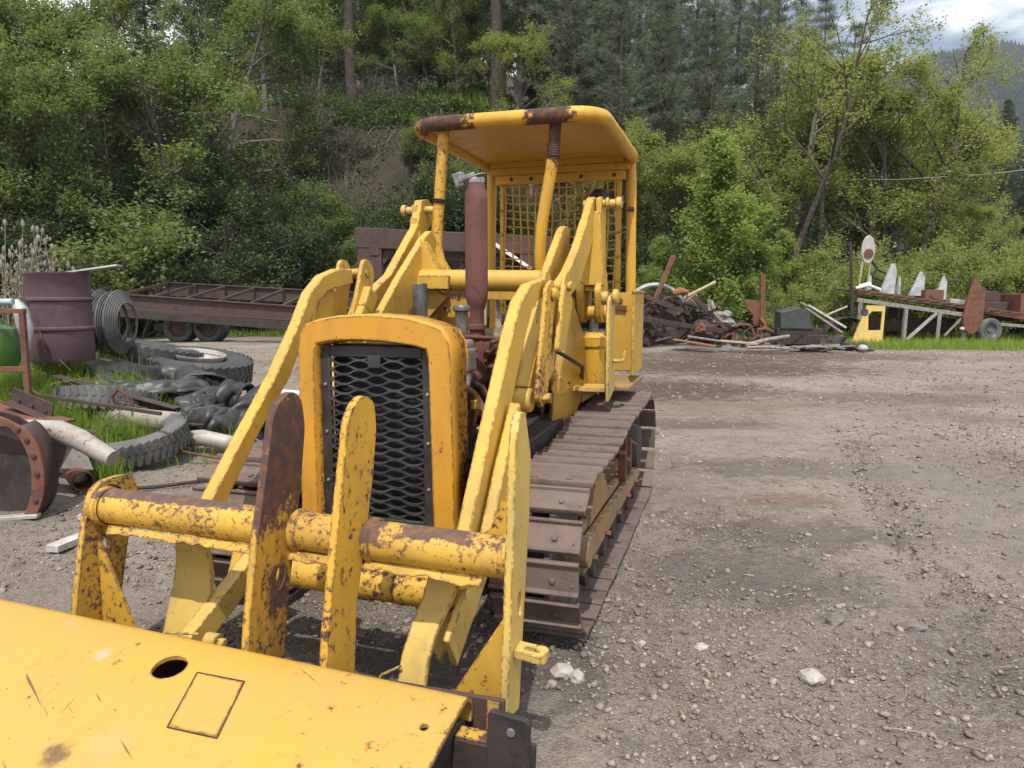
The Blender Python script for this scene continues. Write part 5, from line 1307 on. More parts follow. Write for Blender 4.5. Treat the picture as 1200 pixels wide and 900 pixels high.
m = MB().lathe([(0, -.03), (.30, -.03), (.32, 0), (.30, .03), (0, .03)], (0, 0, 0), (0, 1, 0), 28); m.xform(Matrix.Translation((.12, 0, 1.35)) @ Matrix.Diagonal((.72, 1, 1.45, 1))); m.build('disc', mat_plain('cream_paint', (.32, .29, .25), (.40, .37, .33), 6, .6), ds, .004)
m = MB().lathe([(0, -.01), (.16, -.01), (.16, .0)], (.12, -.045, 1.22), (0, 1, 0), 20); m.build('centre', RUSTR, ds, 0)
MB().bar((-.12, .04, 0), (.0, .04, 1.2), .05, .05).build('stand_leg', WOODT, ds, .003)
MB().bar((.15, .04, 0), (.25, .04, 1.1), .04, .04).build('stand_leg', WOODT, ds, .003)
G('tall_post', MB().tube([(0, 0, 0), (-.08, 0, 1.6), (-.22, 0, 3.2)], [.06, .055, .045], 8), BLACKB, 'tall thin dark post at the left end of the flatbed', 'post', (11.15, 24.1, .1), 0)
m = MB(); m.tube([(0, 0, 0), (.1, 0, .5), (.3, 0, .75), (.1, 0, 1.0), (.05, 0, 1.35)], .05, 8); m.tube([(.1, 0, .5), (.5, 0, .35), (.75, 0, .1)], .04, 8); m.tube([(.3, .05, .75), (.6, 0, .6)], .035, 8)
G('cutter_bar', m, DARK, 'black jointed machine arm behind the dividers', 'machine arm', (11.95, 24.9, 1.7), 0)
G('scrap_bar', MB().tube([(0, 0, 0), (.4, 0, .1), (.8, 0, -.05)], .05, 8).tube([(.1, 0, .05), (.5, .1, .16)], .06, 8), WHITE, 'whitish bent rods lying at the left end of the flatbed', 'rods', (11.2, 24.1, 1.80), 0)
G('sheet', MB().span((-.45, -.3, 0), (.45, .3, .14)), ZINC, 'pale grey tin sheet lying right of the dividers', 'sheet', (14.75, 24.4, 1.28), .01, (0, 6, 0))
G('rusty_box', MB().span((-.3, -.3, 0), (.3, .3, .35)).cyl((0, -.32, .2), (0, .3, .2), .15), RUSTR, 'small rusty gear case between the dividers', 'gear case', (13.75, 24.35, 1.40), .01)
m = MB().tube([(0, 0, 0), (.2, 0, .35), (.55, 0, .42), (.75, 0, .6)], .035, 8); G('steel_hook', m, DARK, 'thin black hooked rod near the brown blade', 'hook', (14.1, 24.6, 1.65), 0)
G('thin_post', MB().bar((0, 0, 0), (0, 0, 1.2), .06, .06), BLACKB, 'short black post just left of the brown blade', 'post', (15.05, 24.3, .95))

# single stones on the drive
def stone(x, y, R, sd, sq, mat, label):
    me = lump(R, sd, sq, .35, 2); me.materials.append(mat); tag(link('stone', me, (x, y, tz(x, y) + R * sq[2] * .45)), label, 'stone')
STL = mat_plain('pale_stone', (.30, .27, .23), (.42, .38, .33), 12, .9, 0, .006); STD = mat_plain('dark_stone', (.10, .085, .078), (.17, .15, .135), 10, .9, 0, .006)
stone(1.25, 2.89, .045, 1, (1.1, .9, .75), STL, 'largest pale stone lying alone on the right of the drive')
stone(.215, 2.93, .05, 2, (1, .9, .7), STL, 'pale stone in front of the loader track')
stone(.27, 2.9, .035, 3, (1, .9, .8), STL, 'smaller pale stone touching the one before the track')
stone(.86, 3.16, .028, 4, (1.2, .9, .7), STL, 'pale flat stone in the middle of the drive')
stone(.56, 2.78, .028, 5, (1, 1, .8), STD, 'dark stone on the drive in front of the track corner')
stone(1.58, 3.42, .045, 6, (1.2, .8, .6), STD, 'dark clod on the right of the drive')
stone(1.92, 3.36, .045, 7, (1.5, .7, .6), STD, 'long dark clod right of the other clods')
stone(.42, 4.0, .06, 9, (1.2, .8, .6), STD, 'dark clod lying against the right track')
stone(-3.05, 5.1, .05, 10, (1.2, .9, .6), STL, 'pale stone beside the brown scoop')

# power line
px_, py_ = 15.9, 38.5; pz_ = tz(px_, py_); ph_ = 7.35 - pz_
pole = thing('utility_pole', 'grey utility pole half hidden by the leaves of the broadleaf trees', 'pole', (px_, py_, pz_))
MB().tube([(0, 0, -1), (0, 0, ph_ * .5), (0, 0, ph_ + .5)], [.13, .12, .10], 10).build('shaft', LOGG, pole, 0)
MB().bar((-.6, 0, ph_ - .1), (.6, 0, ph_ - .1), .1, .12).build('crossarm', LOGG, pole, 0)
for xx in (-.5, .5): MB().lathe([(0, .0), (.05, 0), (.06, .08), (.03, .14), (0, .14)], (xx, 0, ph_ - .04), n=10).build('insulator', WHITE, pole, 0)
m = MB().tube([(16.4, 38.5, 7.42), (19, 37, 7.2), (22, 35.2, 7.15), (26, 33, 7.4), (32, 30, 8.2), (42, 25, 9.8)], .018, 6)
tag(m.build('power_line', ROD, None, 0), 'thin pale wire running right from the utility pole', 'wire')
# ------------------------------------------------------------------ vegetation
VR = np.random.default_rng(5)
BARK = mat_rust('grey_bark', (.085, .072, .062), (.14, .125, .11), (.05, .042, .036), 3, .92, 0, .02)
BARKD = mat_rust('dark_bark', (.035, .027, .022), (.06, .046, .038), (.09, .06, .045), 3, .95, 0, .03)
LEAF_A = mat_leaf('maple_leaf', (0.072, 0.117, 0.043), (0.176, 0.215, 0.080), .42)
LEAF_B = mat_leaf('poplar_leaf', (0.114, 0.162, 0.053), (0.258, 0.282, 0.095), .48)
LEAF_C = mat_leaf('young_poplar_leaf', (0.125, 0.194, 0.058), (0.237, 0.294, 0.089), .5)
LEAF_D = mat_leaf('dark_shrub_leaf', (0.034, 0.055, 0.025), (0.070, 0.100, 0.042), .33)
LEAF_F = mat_leaf('fern_leaf', (.045, .080, .024), (.085, .125, .042), .35)
NEED_P = mat_leaf('pine_needle', (0.116, 0.145, 0.094), (0.181, 0.210, 0.135), .3, (0.189, 0.217, 0.124))
NEED_F = mat_leaf('fir_needle', (0.059, 0.084, 0.048), (0.105, 0.137, 0.073), .25, (0.098, 0.126, 0.060))
GRASSM = mat_leaf('grass_blade', (0.110, 0.198, 0.024), (0.231, 0.319, 0.055), .4)
DRYG = mat_leaf('dry_stalk', (.20, .16, .10), (.34, .28, .19), .2, (.3, .25, .15))

def quads(c, s, up=.55, asp=.62, rng=VR):
    """rhombic leaves at centres c with sizes s"""
    n = len(c)
    nr = rng.normal(size=(n, 3)); nr /= np.linalg.norm(nr, axis=1)[:, None]; nr[:, 2] = np.abs(nr[:, 2]) + up
    nr /= np.linalg.norm(nr, axis=1)[:, None]
    a = np.cross(nr, rng.normal(size=(n, 3))); a /= np.linalg.norm(a, axis=1)[:, None]
    b = np.cross(nr, a)
    s = s[:, None]; k = .12 * s * nr
    V = np.stack([c - a * s * .5 - k, c + b * s * .5 * asp + a * s * .08, c + a * s * .5 - k, c - b * s * .5 * asp + a * s * .08], 1).reshape(-1, 3)
    return V, np.arange(4 * n).reshape(-1, 4)

def blades(p, h, wdt, lean, rng=VR):
    n = len(p); th = rng.random(n) * 2 * PI; ld = rng.random(n) * 2 * PI
    ax = np.stack([np.cos(th), np.sin(th), 0 * th], -1); l = np.stack([np.cos(ld), np.sin(ld), 0 * ld], -1) * (lean * (rng.random(n)))[:, None]
    h_ = h[:, None]; w_ = wdt[:, None]; z = np.array([0, 0, 1.0])
    m = p + z * h_ * .55 + l * h_ * .3; t = p + z * h_ * (1 - .25 * np.linalg.norm(l, axis=1)[:, None]) + l * h_
    V = np.stack([p - ax * w_, p + ax * w_, m + ax * w_ * .75, m - ax * w_ * .75, t + ax * w_ * .12, t - ax * w_ * .12], 1).reshape(-1, 3)
    b = np.arange(n)[:, None] * 6
    return V, np.concatenate([b + np.array([[0, 1, 2, 3]]), b + np.array([[3, 2, 4, 5]])])

def unit(v): return v / (np.linalg.norm(v) + 1e-9)
class Tree:
    def __init__(s, seed): s.r = np.random.default_rng(seed); s.mb = MB(); s.tips = []
    def limb(s, p, d, L, r, lvl, spec):
        """one wandering limb, then its side limbs"""
        n = 6 if lvl == 0 else 4
        pts = [np.array(p, float)]; dd = unit(np.array(d, float)); st = L / n
        for i in range(n):
            dd = unit(dd + s.r.normal(size=3) * spec['wob'][lvl] + np.array([0, 0, spec['lift'][lvl]]))
            pts.append(pts[-1] + dd * st)
        rad = [max(r * (1 - .8 * i / n), .006) for i in range(n + 1)]
        s.mb.tube(pts, rad, 8 if lvl == 0 else (5 if lvl == 1 else 4), caps=False)
        if lvl >= spec['lev']:
            for q in pts[1:]: s.tips.append(q)
            return
        if lvl >= 1: s.tips += [pts[-1], pts[-2]]
        m = spec['num'][lvl]
        for k in range(m):
            t = spec['from'][lvl] + (1 - spec['from'][lvl]) * (k + s.r.random()) / m
            i = min(int(t * n), n - 1); f = t * n - i
            q = pts[i] * (1 - f) + pts[i + 1] * f
            ax = unit(pts[i + 1] - pts[i]); ph = s.r.random() * 2 * PI + k * 2.4
            e = unit(np.cross(ax, [.3, .2, 1] if abs(ax[2]) < .9 else [1, 0, 0])); g = np.cross(ax, e)
            an = math.radians(spec['ang'][lvl]) * (.75 + .5 * s.r.random())
            dn = ax * math.cos(an) + (e * math.cos(ph) + g * math.sin(ph)) * math.sin(an)
            shp = spec['shape'](t) if lvl == 0 else (1.05 - .55 * t)
            s.limb(q, dn, L * spec['len'][lvl] * shp * (.7 + .6 * s.r.random()), rad[i] * .55, lvl + 1, spec)

def broadleaf(seed, H, r, spec, per, sig, leaf, mat, bark, d0=(0, 0, 1), sparse=1.0):
    t = Tree(seed); t.limb((0, 0, -.4), d0, H, r, 0, spec)
    tips = np.array(t.tips); tips = tips[t.r.random(len(tips)) < sparse]
    c = np.repeat(tips, per, axis=0); c = c + t.r.normal(size=c.shape) * sig * (.5 + t.r.random(len(c))[:, None])
    c = c[c[:, 2] > .1]
    V, F = quads(c, leaf * (.65 + .7 * t.r.random(len(c))), rng=t.r)
    return trunk_mesh(t.mb, bark), np_mesh('crown', V, F, mat)
def trunk_mesh(mb, bark):
    me = np_mesh('trunk', np.array([tuple(v) for v in mb.v]), np.array([f for f in mb.f if len(f) == 4]), bark, True)
    return me
dome = lambda t: math.sin(PI * min(1, max(.12, t * .85 + .12))) ** .7
cone = lambda t: 1.15 - t
S_MAPLE = dict(lev=3, wob=(.10, .17, .2, .25), lift=(.05, .05, .02, -.03), num=(15, 6, 4), len=(.42, .5, .5), ang=(58, 50, 50), shape=dome, **{'from': (.22, .25, .2)})
S_COTTON = dict(lev=3, wob=(.13, .17, .2, .25), lift=(.05, .06, .03, -.02), num=(15, 6, 4), len=(.42, .48, .5), ang=(50, 45, 50), shape=dome, **{'from': (.25, .3, .2)})
S_YOUNG = dict(lev=2, wob=(.07, .10, .15), lift=(.05, .10, .03), num=(26, 5), len=(.34, .42), ang=(42, 40), shape=cone, **{'from': (.05, .15)})
S_SHRUB = dict(lev=2, wob=(.2, .2, .2), lift=(.02, .02, 0), num=(7, 5), len=(.6, .5), ang=(50, 50), shape=lambda t: 1.0, **{'from': (.1, .2)})

def shrub(seed, H, stems, per, sig, leaf, mat, bark):
    t = Tree(seed)
    for k in range(stems):
        a = t.r.random() * 2 * PI; l = .35 + .5 * t.r.random()
        t.limb((.15 * math.cos(a), .15 * math.sin(a), -.2), (l * math.cos(a), l * math.sin(a), 1), H * (.7 + .4 * t.r.random()), .02 + H * .006, 0, S_SHRUB)
    tips = np.array(t.tips)
    if per:
        c = np.repeat(tips, per, axis=0); c = c + t.r.normal(size=c.shape) * sig
        c = c[c[:, 2] > .02]; V, F = quads(c, leaf * (.65 + .7 * t.r.random(len(c))), rng=t.r)
        return trunk_mesh(t.mb, bark), np_mesh('crown', V, F, mat)
    return trunk_mesh(t.mb, bark), None

def conifer(seed, H, r, base, L, step, nb, droop, tuft, nl, nw, mat, bark, dens=1.0):
    rr = np.random.default_rng(seed); mb = MB()
    k = 9; wob = np.cumsum(rr.normal(size=(k, 2)) * H * .004, axis=0)
    pts = [np.array([wob[i, 0], wob[i, 1], -.5 + (H + .5) * i / (k - 1)]) for i in range(k)]
    mb.tube(pts, [max(r * (1 - i / (k - 1)) ** .8, .012) for i in range(k)], 9, caps=False)
    C = []; D = []
    z = base
    while z < H - .2:
        f = (z - base) / (H - base)
        ll = L * ((1 - f) ** .75 * (.35 + .65 * min(1, f * 4 + .35))) + .12
        m = nb if f < .85 else 4
        a0 = rr.random() * 2 * PI
        for q in range(m):
            if rr.random() > dens: continue
            a = a0 + 2 * PI * q / m + rr.normal() * .25; l = ll * (.55 + .6 * rr.random())
            i = (z + .5) / (H + .5) * (k - 1); i0 = int(i); p = pts[i0] * (1 - i + i0) + pts[min(i0 + 1, k - 1)] * (i - i0)
            d = np.array([math.cos(a), math.sin(a), droop + .35 * f + rr.normal() * .1]); bp = []
            for s_ in range(5):
                u = s_ / 4
                bp.append(p + d * l * u + np.array([0, 0, .10 * l * u * u - .06 * l * math.sin(PI * u)]))
            mb.tube(bp, [max(.035 * l / 2.5 * (1 - .8 * u / 4), .006) for u in range(5)], 4, caps=False)
            nt_ = max(3, int(l / tuft))
            for e in range(nt_):
                u = .22 + .78 * (e + .5 * rr.random()) / nt_
                j = min(int(u * 4), 3); c = bp[j] * (1 - (u * 4 - j)) + bp[j + 1] * (u * 4 - j)
                side = np.array([-math.sin(a), math.cos(a), 0])
                for sg in (-1, 0, 1):
                    off = side * sg * (.10 + .22 * (1 - u) * l * .5 * rr.random())
                    C.append(c + off + rr.normal(size=3) * .05); D.append(unit(d + side * sg * .8 + np.array([0, 0, .15])))
        z += step * (.8 + .4 * rr.random())
    C = np.array(C); D = np.array(D); per = 10
    C = np.repeat(C, per, axis=0); D = np.repeat(D, per, axis=0)
    D = D + rr.normal(size=D.shape) * .55; D /= np.linalg.norm(D, axis=1)[:, None]
    ln = nl * (.6 + .7 * rr.random(len(C)))[:, None]
    X_ = np.cross(D, rr.normal(size=D.shape)); X_ /= np.linalg.norm(X_, axis=1)[:, None]
    C = C + rr.normal(size=C.shape) * .04
    V = np.stack([C - D * ln * .2, C + D * ln * .3 + X_ * nw, C + D * ln * .9, C + D * ln * .3 - X_ * nw], 1).reshape(-1, 3)
    return trunk_mesh(mb, bark), np_mesh('crown', V, np.arange(len(V)).reshape(-1, 4), mat)

KIND = {
    'maple0': broadleaf(1, 8.0, .16, S_MAPLE, 13, .20, .13, LEAF_A, BARK),
    'maple1': broadleaf(2, 8.6, .17, S_MAPLE, 14, .18, .125, LEAF_A, BARK, sparse=.7),
    'cotton0': broadleaf(3, 10.0, .2, S_COTTON, 14, .19, .145, LEAF_B, BARK, sparse=.75),
    'cotton1': broadleaf(4, 10.5, .2, S_COTTON, 13, .18, .135, LEAF_B, BARK, sparse=.62),
    'lean': broadleaf(9, 13.8, .17, dict(S_COTTON, num=(13, 5, 3), lift=(.0, .06, .02, -.02), len=(.36, .5, .5), **{'from': (.48, .25, .2)}), 9, .18, .125, LEAF_B, BARKD, d0=(.34, 0, 1), sparse=.55),
    'young0': broadleaf(5, 5.4, .06, S_YOUNG, 34, .13, .105, LEAF_C, BARK),
    'young1': broadleaf(6, 4.8, .06, S_YOUNG, 34, .13, .105, LEAF_C, BARK),
    'pine0': conifer(7, 16.5, .20, 3.2, 2.6, .46, 6, .02, .30, .34, .012, NEED_P, BARKD, .85),
    'pine1': conifer(8, 17.0, .19, 4.0, 2.4, .48, 6, .05, .30, .34, .012, NEED_P, BARKD, .8),
    'bigpine': conifer(12, 21, .36, 8.5, 3.4, .6, 6, .0, .34, .38, .016, NEED_P, BARKD, .8),
    'fir0': conifer(10, 13.5, .17, .8, 2.6, .36, 7, -.18, .26, .26, .02, NEED_F, BARKD, .95),
    'fir1': conifer(11, 14.5, .17, 1.2, 2.4, .38, 7, -.15, .26, .26, .02, NEED_F, BARKD, .95),
    'shrub0': shrub(13, 2.4, 7, 16, .13, .10, LEAF_D, BARKD),
    'shrub1': shrub(14, 2.2, 8, 16, .13, .10, LEAF_A, BARK),
    'shrubY': shrub(16, 2.5, 8, 17, .13, .10, LEAF_B, BARK),
    'bare': shrub(15, 2.6, 9, 0, 0, 0, None, BARK),
}
def plant(kind, name, label, cat, px, y, sc, rot=None, group=None, dz=0, x=None):
    if x is None: x = (px - 600) / 860 * (y * .9926 + .0)
    tr, cr = KIND[kind]
    o = thing(name, label, cat, (x, y, tz(x, y) + dz), VR.random() * 2 * PI if rot is None else rot, group)
    sx_ = sc * (.92 + .16 * VR.random()); o.scale = (sx_, sx_, sc)
    link('stems' if cr is None or kind.startswith('shrub') else 'trunk', tr, parent=o)
    if cr is not None: link('foliage' if kind.startswith('shrub') else 'crown', cr, parent=o)
    return o
gl_ = 'broadleaf trees on the bank at the left'
for i, (px, y, sc, k) in enumerate([(-60, 29, 1.15, 0), (15, 31, 1.25, 1), (70, 35, 1.2, 0), (120, 31, 1.05, 1), (210, 31.5, 1.2, 0), (265, 34, 1.25, 1), (165, 38, 1.1, 0), (320, 40, .9, 1), (40, 44, 1.0, 0), (-20, 40, 1.1, 1), (250, 46, .9, 0), (120, 47, 1.0, 1), (-130, 31, 1.2, 0), (-200, 33, 1.2, 1), (-280, 32, 1.1, 0), (-370, 34, 1.2, 1), (-110, 40, 1.2, 1), (-220, 44, 1.2, 0), (-340, 46, 1.2, 1), (-60, 50, 1.2, 0), (-150, 54, 1.3, 1), (-280, 56, 1.3, 0)]):
    plant('maple%d' % k, 'broadleaf_tree', 'leafy green broadleaf tree on the steep bank behind the drum and trailer frame', 'tree', px, y, sc, group=gl_)
gu = 'trees on the ledge above the cut bank'
for i, (px, y, sc, k) in enumerate([(380, 47, .75, 0), (430, 50, .8, 1), (470, 46, .7, 0), (505, 49, .85, 1), (540, 47, .8, 0), (560, 55, .9, 1), (340, 54, .9, 0), (450, 58, .9, 1), (610, 50, .8, 0), (650, 54, .9, 1), (365, 50, .9, 0), (400, 53, 1.0, 1), (455, 51, .95, 0), (490, 54, 1.0, 1), (520, 53, 1.0, 0), (545, 51, .95, 1), (575, 50, .9, 0)]):
    plant('maple%d' % k, 'broadleaf_tree', 'small leafy tree on the ledge above the bare cut bank', 'tree', px, y, sc, group=gu)
plant('bigpine', 'pine_tree', 'thick dark pine trunk rising directly behind the canopy roof', 'tree', 580, 43, 1.15)
plant('bigpine', 'pine_tree', 'thick dark pine trunk at the left end of the ledge', 'tree', 345, 45, 1.2)
plant('bigpine', 'pine_tree', 'dark pine trunk at the middle of the ledge', 'tree', 420, 46, 1.0)
for i, (px, y, sc) in enumerate([(335, 62, 1.2), (370, 64, 1.3), (400, 61, 1.2), (432, 63, 1.3), (462, 62, 1.25), (495, 64, 1.3), (525, 66, 1.3), (555, 65, 1.3), (300, 64, 1.2), (250, 62, 1.2)]):
    plant('fir%d' % (i % 2), 'fir_tree', 'dark fir in the wood above the ledge of the cut bank', 'tree', px, y, sc, group='firs above the ledge')
plant('fir0', 'fir_tree', 'dark fir at the top left behind the broadleaf trees', 'tree', 20, 52, 1.0)
plant('fir1', 'fir_tree', 'dark fir above the middle of the left bank', 'tree', 190, 53, 1.0)
plant('fir0', 'fir_tree', 'dark fir left of the pine trunks on the ledge', 'tree', 290, 52, 1.0)
gp = 'grey-green pines behind the canopy'
for i, (px, y, sc) in enumerate([(608, 44, 1.2), (640, 46, 1.25), (668, 42, 1.2), (698, 47, 1.3), (722, 41, 1.15), (748, 45, 1.3), (775, 42, 1.2), (800, 46, 1.35), (826, 43, 1.2), (852, 47, 1.3), (878, 44, 1.25), (902, 49, 1.35), (930, 46, 1.2), (625, 56, 1.4), (655, 58, 1.5), (685, 57, 1.4), (712, 60, 1.5), (738, 58, 1.4), (765, 61, 1.5), (792, 60, 1.45), (820, 62, 1.5), (848, 60, 1.45), (875, 63, 1.5), (905, 62, 1.45), (935, 62, 1.4), (960, 54, 1.35), (985, 56, 1.3), (1005, 60, 1.2), (590, 60, 1.4), (560, 62, 1.4), (535, 60, 1.3)]):
    plant('pine%d' % (i % 2), 'pine_tree', 'slender grey-green pine in the dense stand right of the canopy', 'tree', px, y, sc, group=gp)
gf_ = 'firs in the stand behind the canopy'
for i, (px, y, sc) in enumerate([(660, 51, 1.25), (710, 52, 1.1), (765, 53, 1.3), (815, 51, 1.15), (890, 54, 1.25), (700, 66, 1.6), (840, 66, 1.6), (770, 68, 1.6), (920, 68, 1.5), (975, 57, 1.0), (640, 66, 1.5)]):
    plant('fir%d' % (i % 2), 'fir_tree', 'dark fir deep in the stand right of the canopy', 'tree', px, y, sc, group=gf_)
gy = 'young poplars behind the scrap heap'
for i, (px, y, sc) in enumerate([(778, 28.5, .72), (806, 28, .85), (836, 28, 1.42), (852, 29, 1.0), (872, 28.5, .95), (895, 30, .8), (915, 31, .8), (945, 32, .75), (965, 30, .62)]):
    plant('young%d' % (i % 2), 'young_poplar', 'bright green young poplar in the thicket behind the scrap heap', 'tree', px, y, sc, group=gy)
gc = 'yellow-green broadleaf trees at the right'
for i, (px, y, sc) in enumerate([(885, 37, .95), (915, 41, 1.3), (960, 40, 1.25), (1000, 39, 1.05), (1030, 43, 1.3), (1062, 39, 1.12), (1090, 40, 1.1), (1105, 42, .98), (1130, 40, .62), (950, 47, 1.5), (1005, 48, 1.3), (1060, 49, 1.15), (870, 43, 1.2), (1165, 38, .40), (1195, 39, .36), (1225, 38, .38), (1260, 42, .5), (622, 39, .72), (690, 39, .8), (735, 40, .85), (765, 38, .7), (805, 39, .8)]):
    plant('cotton%d' % (i % 2), 'broadleaf_tree', 'yellow-green broadleaf tree in front of the conifers right of the canopy', 'tree', px, y, sc, group=gc)
plant('lean', 'leaning_tree', 'tall thin-leaved tree leaning right with bare branches against the sky', 'tree', 902, 33, 1.16, rot=0)
plant('lean', 'leaning_tree', 'tall open tree at the right whose leafy tip stands against the sky', 'tree', 1058, 36, 1.12, rot=.25)
gs = 'low yellow-green shrubs behind the flatbed'
for i, (px, y, sc) in enumerate([(985, 28.5, .8), (1040, 28, .9), (1075, 28.5, 1.0), (1110, 28, 1.15), (1150, 28.5, 1.1), (1185, 28, 1.1), (1215, 28, 1.0), (925, 27.5, .6), (1010, 30, 1.2)]):
    plant('shrubY', 'shrub', 'low yellow-green shrub behind the flatbed rig', 'shrub', px, y, sc, group=gs)
gb = 'dark shrubs along the foot of the left bank'
for i, (px, y, sc) in enumerate([(-30, 29, 1.3), (20, 28, 1.2), (60, 30, 1.4), (100, 29, 1.2), (235, 30, 1.3), (270, 29.5, 1.2), (310, 30.5, 1.3), (345, 31, 1.2), (130, 32, 1.5), (80, 33, 1.5), (200, 33, 1.4), (295, 33, 1.4), (20, 34, 1.5), (450, 32, 1.1), (540, 33, 1.2), (585, 34, 1.2), (630, 34, 1.3), (670, 36, 1.4), (705, 37, 1.4), (745, 36, 1.4), (770, 34, 1.3), (800, 35, 1.4), (860, 35, 1.4), (900, 36, 1.4), (945, 36, 1.3)]):
    plant('shrub0', 'shrub', 'dark leafy shrub in the undergrowth below the trees', 'shrub', px, y, sc, group=gb)
plant('shrub1', 'shrub', 'bright green shrub standing behind the drum', 'shrub', 165, 27.8, 1.75)
ge = 'green shrubs on the lower cut bank'
for i, (px, y, sc) in enumerate([(375, 31.5, .9), (400, 32.5, .9), (355, 33, 1.0), (425, 31.6, .7), (520, 34, .9), (500, 36, .8)]):
    plant('shrub1', 'shrub', 'fresh green shrub on the lower cut bank left of the canopy', 'shrub', px, y, sc, group=ge)
gd = 'bare grey shrubs on the bank'
for i, (px, y, sc) in enumerate([(110, 29.5, 1.1), (190, 29.5, 1.2), (250, 29.3, 1.1), (285, 30, 1.2), (325, 31, 1.0), (60, 29, 1.0), (340, 40, .7), (370, 41, .7), (440, 41, .7), (475, 41, .6), (225, 31, 1.3), (145, 31.5, 1.3)]):
    plant('bare', 'bare_shrub', 'leafless grey shrub tangled into the dark bank', 'shrub', px, y, sc, group=gd)
gm2 = 'dark conifers on the hill at the far right'
for i in range(48):
    px = 1085 + 560 * (i % 24) / 23 + VR.normal() * 6; y = 82 + 12 * (i // 24) + VR.random() * 10
    plant('fir%d' % (i % 2), 'fir_tree', 'dark conifer on the hill below the far mountain', 'tree', px, y, 1.0 + .25 * VR.random(), group=gm2)

# ---- undergrowth, ferns and hanging roots on the bank
N = 100000
ux = -40 + 60 * VR.random(N); q = 30 * VR.random(N) ** 1.5 - .8; uy = foot(ux) + q
cl = fbm(ux * .55, uy * .55, 61, 4)
bare_m = np.exp(-((ux + 6.0) / 3.6) ** 4) * np.exp(-((q - 6.0) / 4.2) ** 4)
keep = (cl > -.26 + .22 * bare_m)
ux, uy, cl, bm_ = ux[keep], uy[keep], cl[keep], bare_m[keep]
c = np.stack([ux, uy, terrain(ux, uy) + .05 + VR.random(len(ux)) ** 1.5 * (.25 + np.clip(cl, 0, 1) * 1.1) * (1 - .6 * bm_)], -1)
V, F = quads(c, .10 + .10 * VR.random(len(c)))
tag(link('undergrowth', np_mesh('undergrowth', V, F, LEAF_D)), 'dark leafy undergrowth covering the bank', 'undergrowth', kind='stuff')
N = 22000
ux = -13 + 14 * VR.random(N); q = 9.2 + 6.5 * VR.random(N); uy = foot(ux) + q
keep = fbm(ux * .6, uy * .6, 63, 4) > .06 + .045 * np.abs(q - 12); ux, uy = ux[keep], uy[keep]
c = np.stack([ux, uy, terrain(ux, uy) + .05 + (.15 + .9 * np.clip(vnoise(ux * 1.1, uy * 1.1, 66) + .4, 0, 1)) * VR.random(len(ux))], -1)
V, F = quads(c, .12 + .12 * VR.random(len(c)))
_ = tag(link('ferns', np_mesh('ferns', V, F, LEAF_F)), 'bright green ferns along the ledge above the cut bank', 'ferns', kind='stuff')
m = MB(); random.seed(8)
for k in range(210):
    x = random.uniform(-11.5, .5) if k < 110 else random.uniform(-24, -6); f_ = float(foot(np.array([x]))[0]); y = f_ + (random.uniform(5.5, 11.5) if k < 110 else random.uniform(0, 7))
    L = random.uniform(.6, 1.8); dx = random.uniform(-.5, .5) * L
    z0 = tz(x, y) + .1
    pts = [(x, y, z0), (x + dx * .3, y - .25 * L, z0 - .1), (x + dx * .8, y - .55 * L, tz(x + dx * .8, y - .55 * L) + .22), (x + dx, y - L * .8, tz(x + dx, y - L * .8) + .12)]
    m.tube(pts, random.uniform(.006, .017), 4, caps=False)
tag(m.build('hanging_roots', BARK, None, 0), 'pale roots and dead stems hanging down the bank', 'roots', kind='stuff')

# ---- grass
P_, H_, W_ = [], [], []
def sow(n, fx, fy, h, wdt, cond=None):
    x, y = fx(n), fy(n)
    if cond is not None:
        k = cond(x, y); x, y = x[k], y[k]
    P_.append(np.stack([x, y, terrain(x, y) - .01], -1)); H_.append(h * (.5 + .8 * VR.random(len(x)))); W_.append(wdt * (.7 + .6 * VR.random(len(x))))
U = lambda a, b: (lambda n: a + (b - a) * VR.random(n))
Nn = lambda m, s_: (lambda n: m + s_ * VR.normal(size=n))
sow(11000, Nn(-4.3, .55), Nn(7.05, .38), .30, .005, lambda x, y: (vnoise(x * 2.5, y * 2.5, 5) > -.25) & (y > 6.35) & (x < -3.3))
sow(1500, Nn(-5.0, .4), Nn(7.6, .5), .30, .004)
sow(420, Nn(-3.40, .07), Nn(6.02, .06), .20, .004)
sow(160, Nn(-3.55, .08), Nn(6.6, .08), .30, .004)
sow(160, Nn(-2.75, .06), Nn(7.25, .05), .22, .004)
sow(130, Nn(-3.2, .25), Nn(6.75, .2), .16, .004)
sow(200, Nn(-2.9, .35), Nn(8.3, .4), .2, .004)
sow(26000, U(9.3, 25), U(21.2, 28), .26, .011, lambda x, y: (fbm(x * .8, y * .8, 7, 3) > -.30) & (y > 21.4 + .5 * vnoise(x * .9, x * 0, 8) + .0 * x))
sow(9000, U(-17, -2), U(26.5, 30.5), .28, .012, lambda x, y: fbm(x * .6, y * .6, 9, 3) > -.1)
sow(1500, U(3.4, 9.5), U(22.8, 26), .3, .011)
sow(14000, U(-26, 4), U(44, 62), .55, .03)
P_ = np.concatenate(P_); V, F = blades(P_, np.concatenate(H_), np.concatenate(W_), .55)
tag(link('grass', np_mesh('grass', V, F, GRASSM)), 'fresh green grass growing round the scrap', 'grass', kind='stuff')
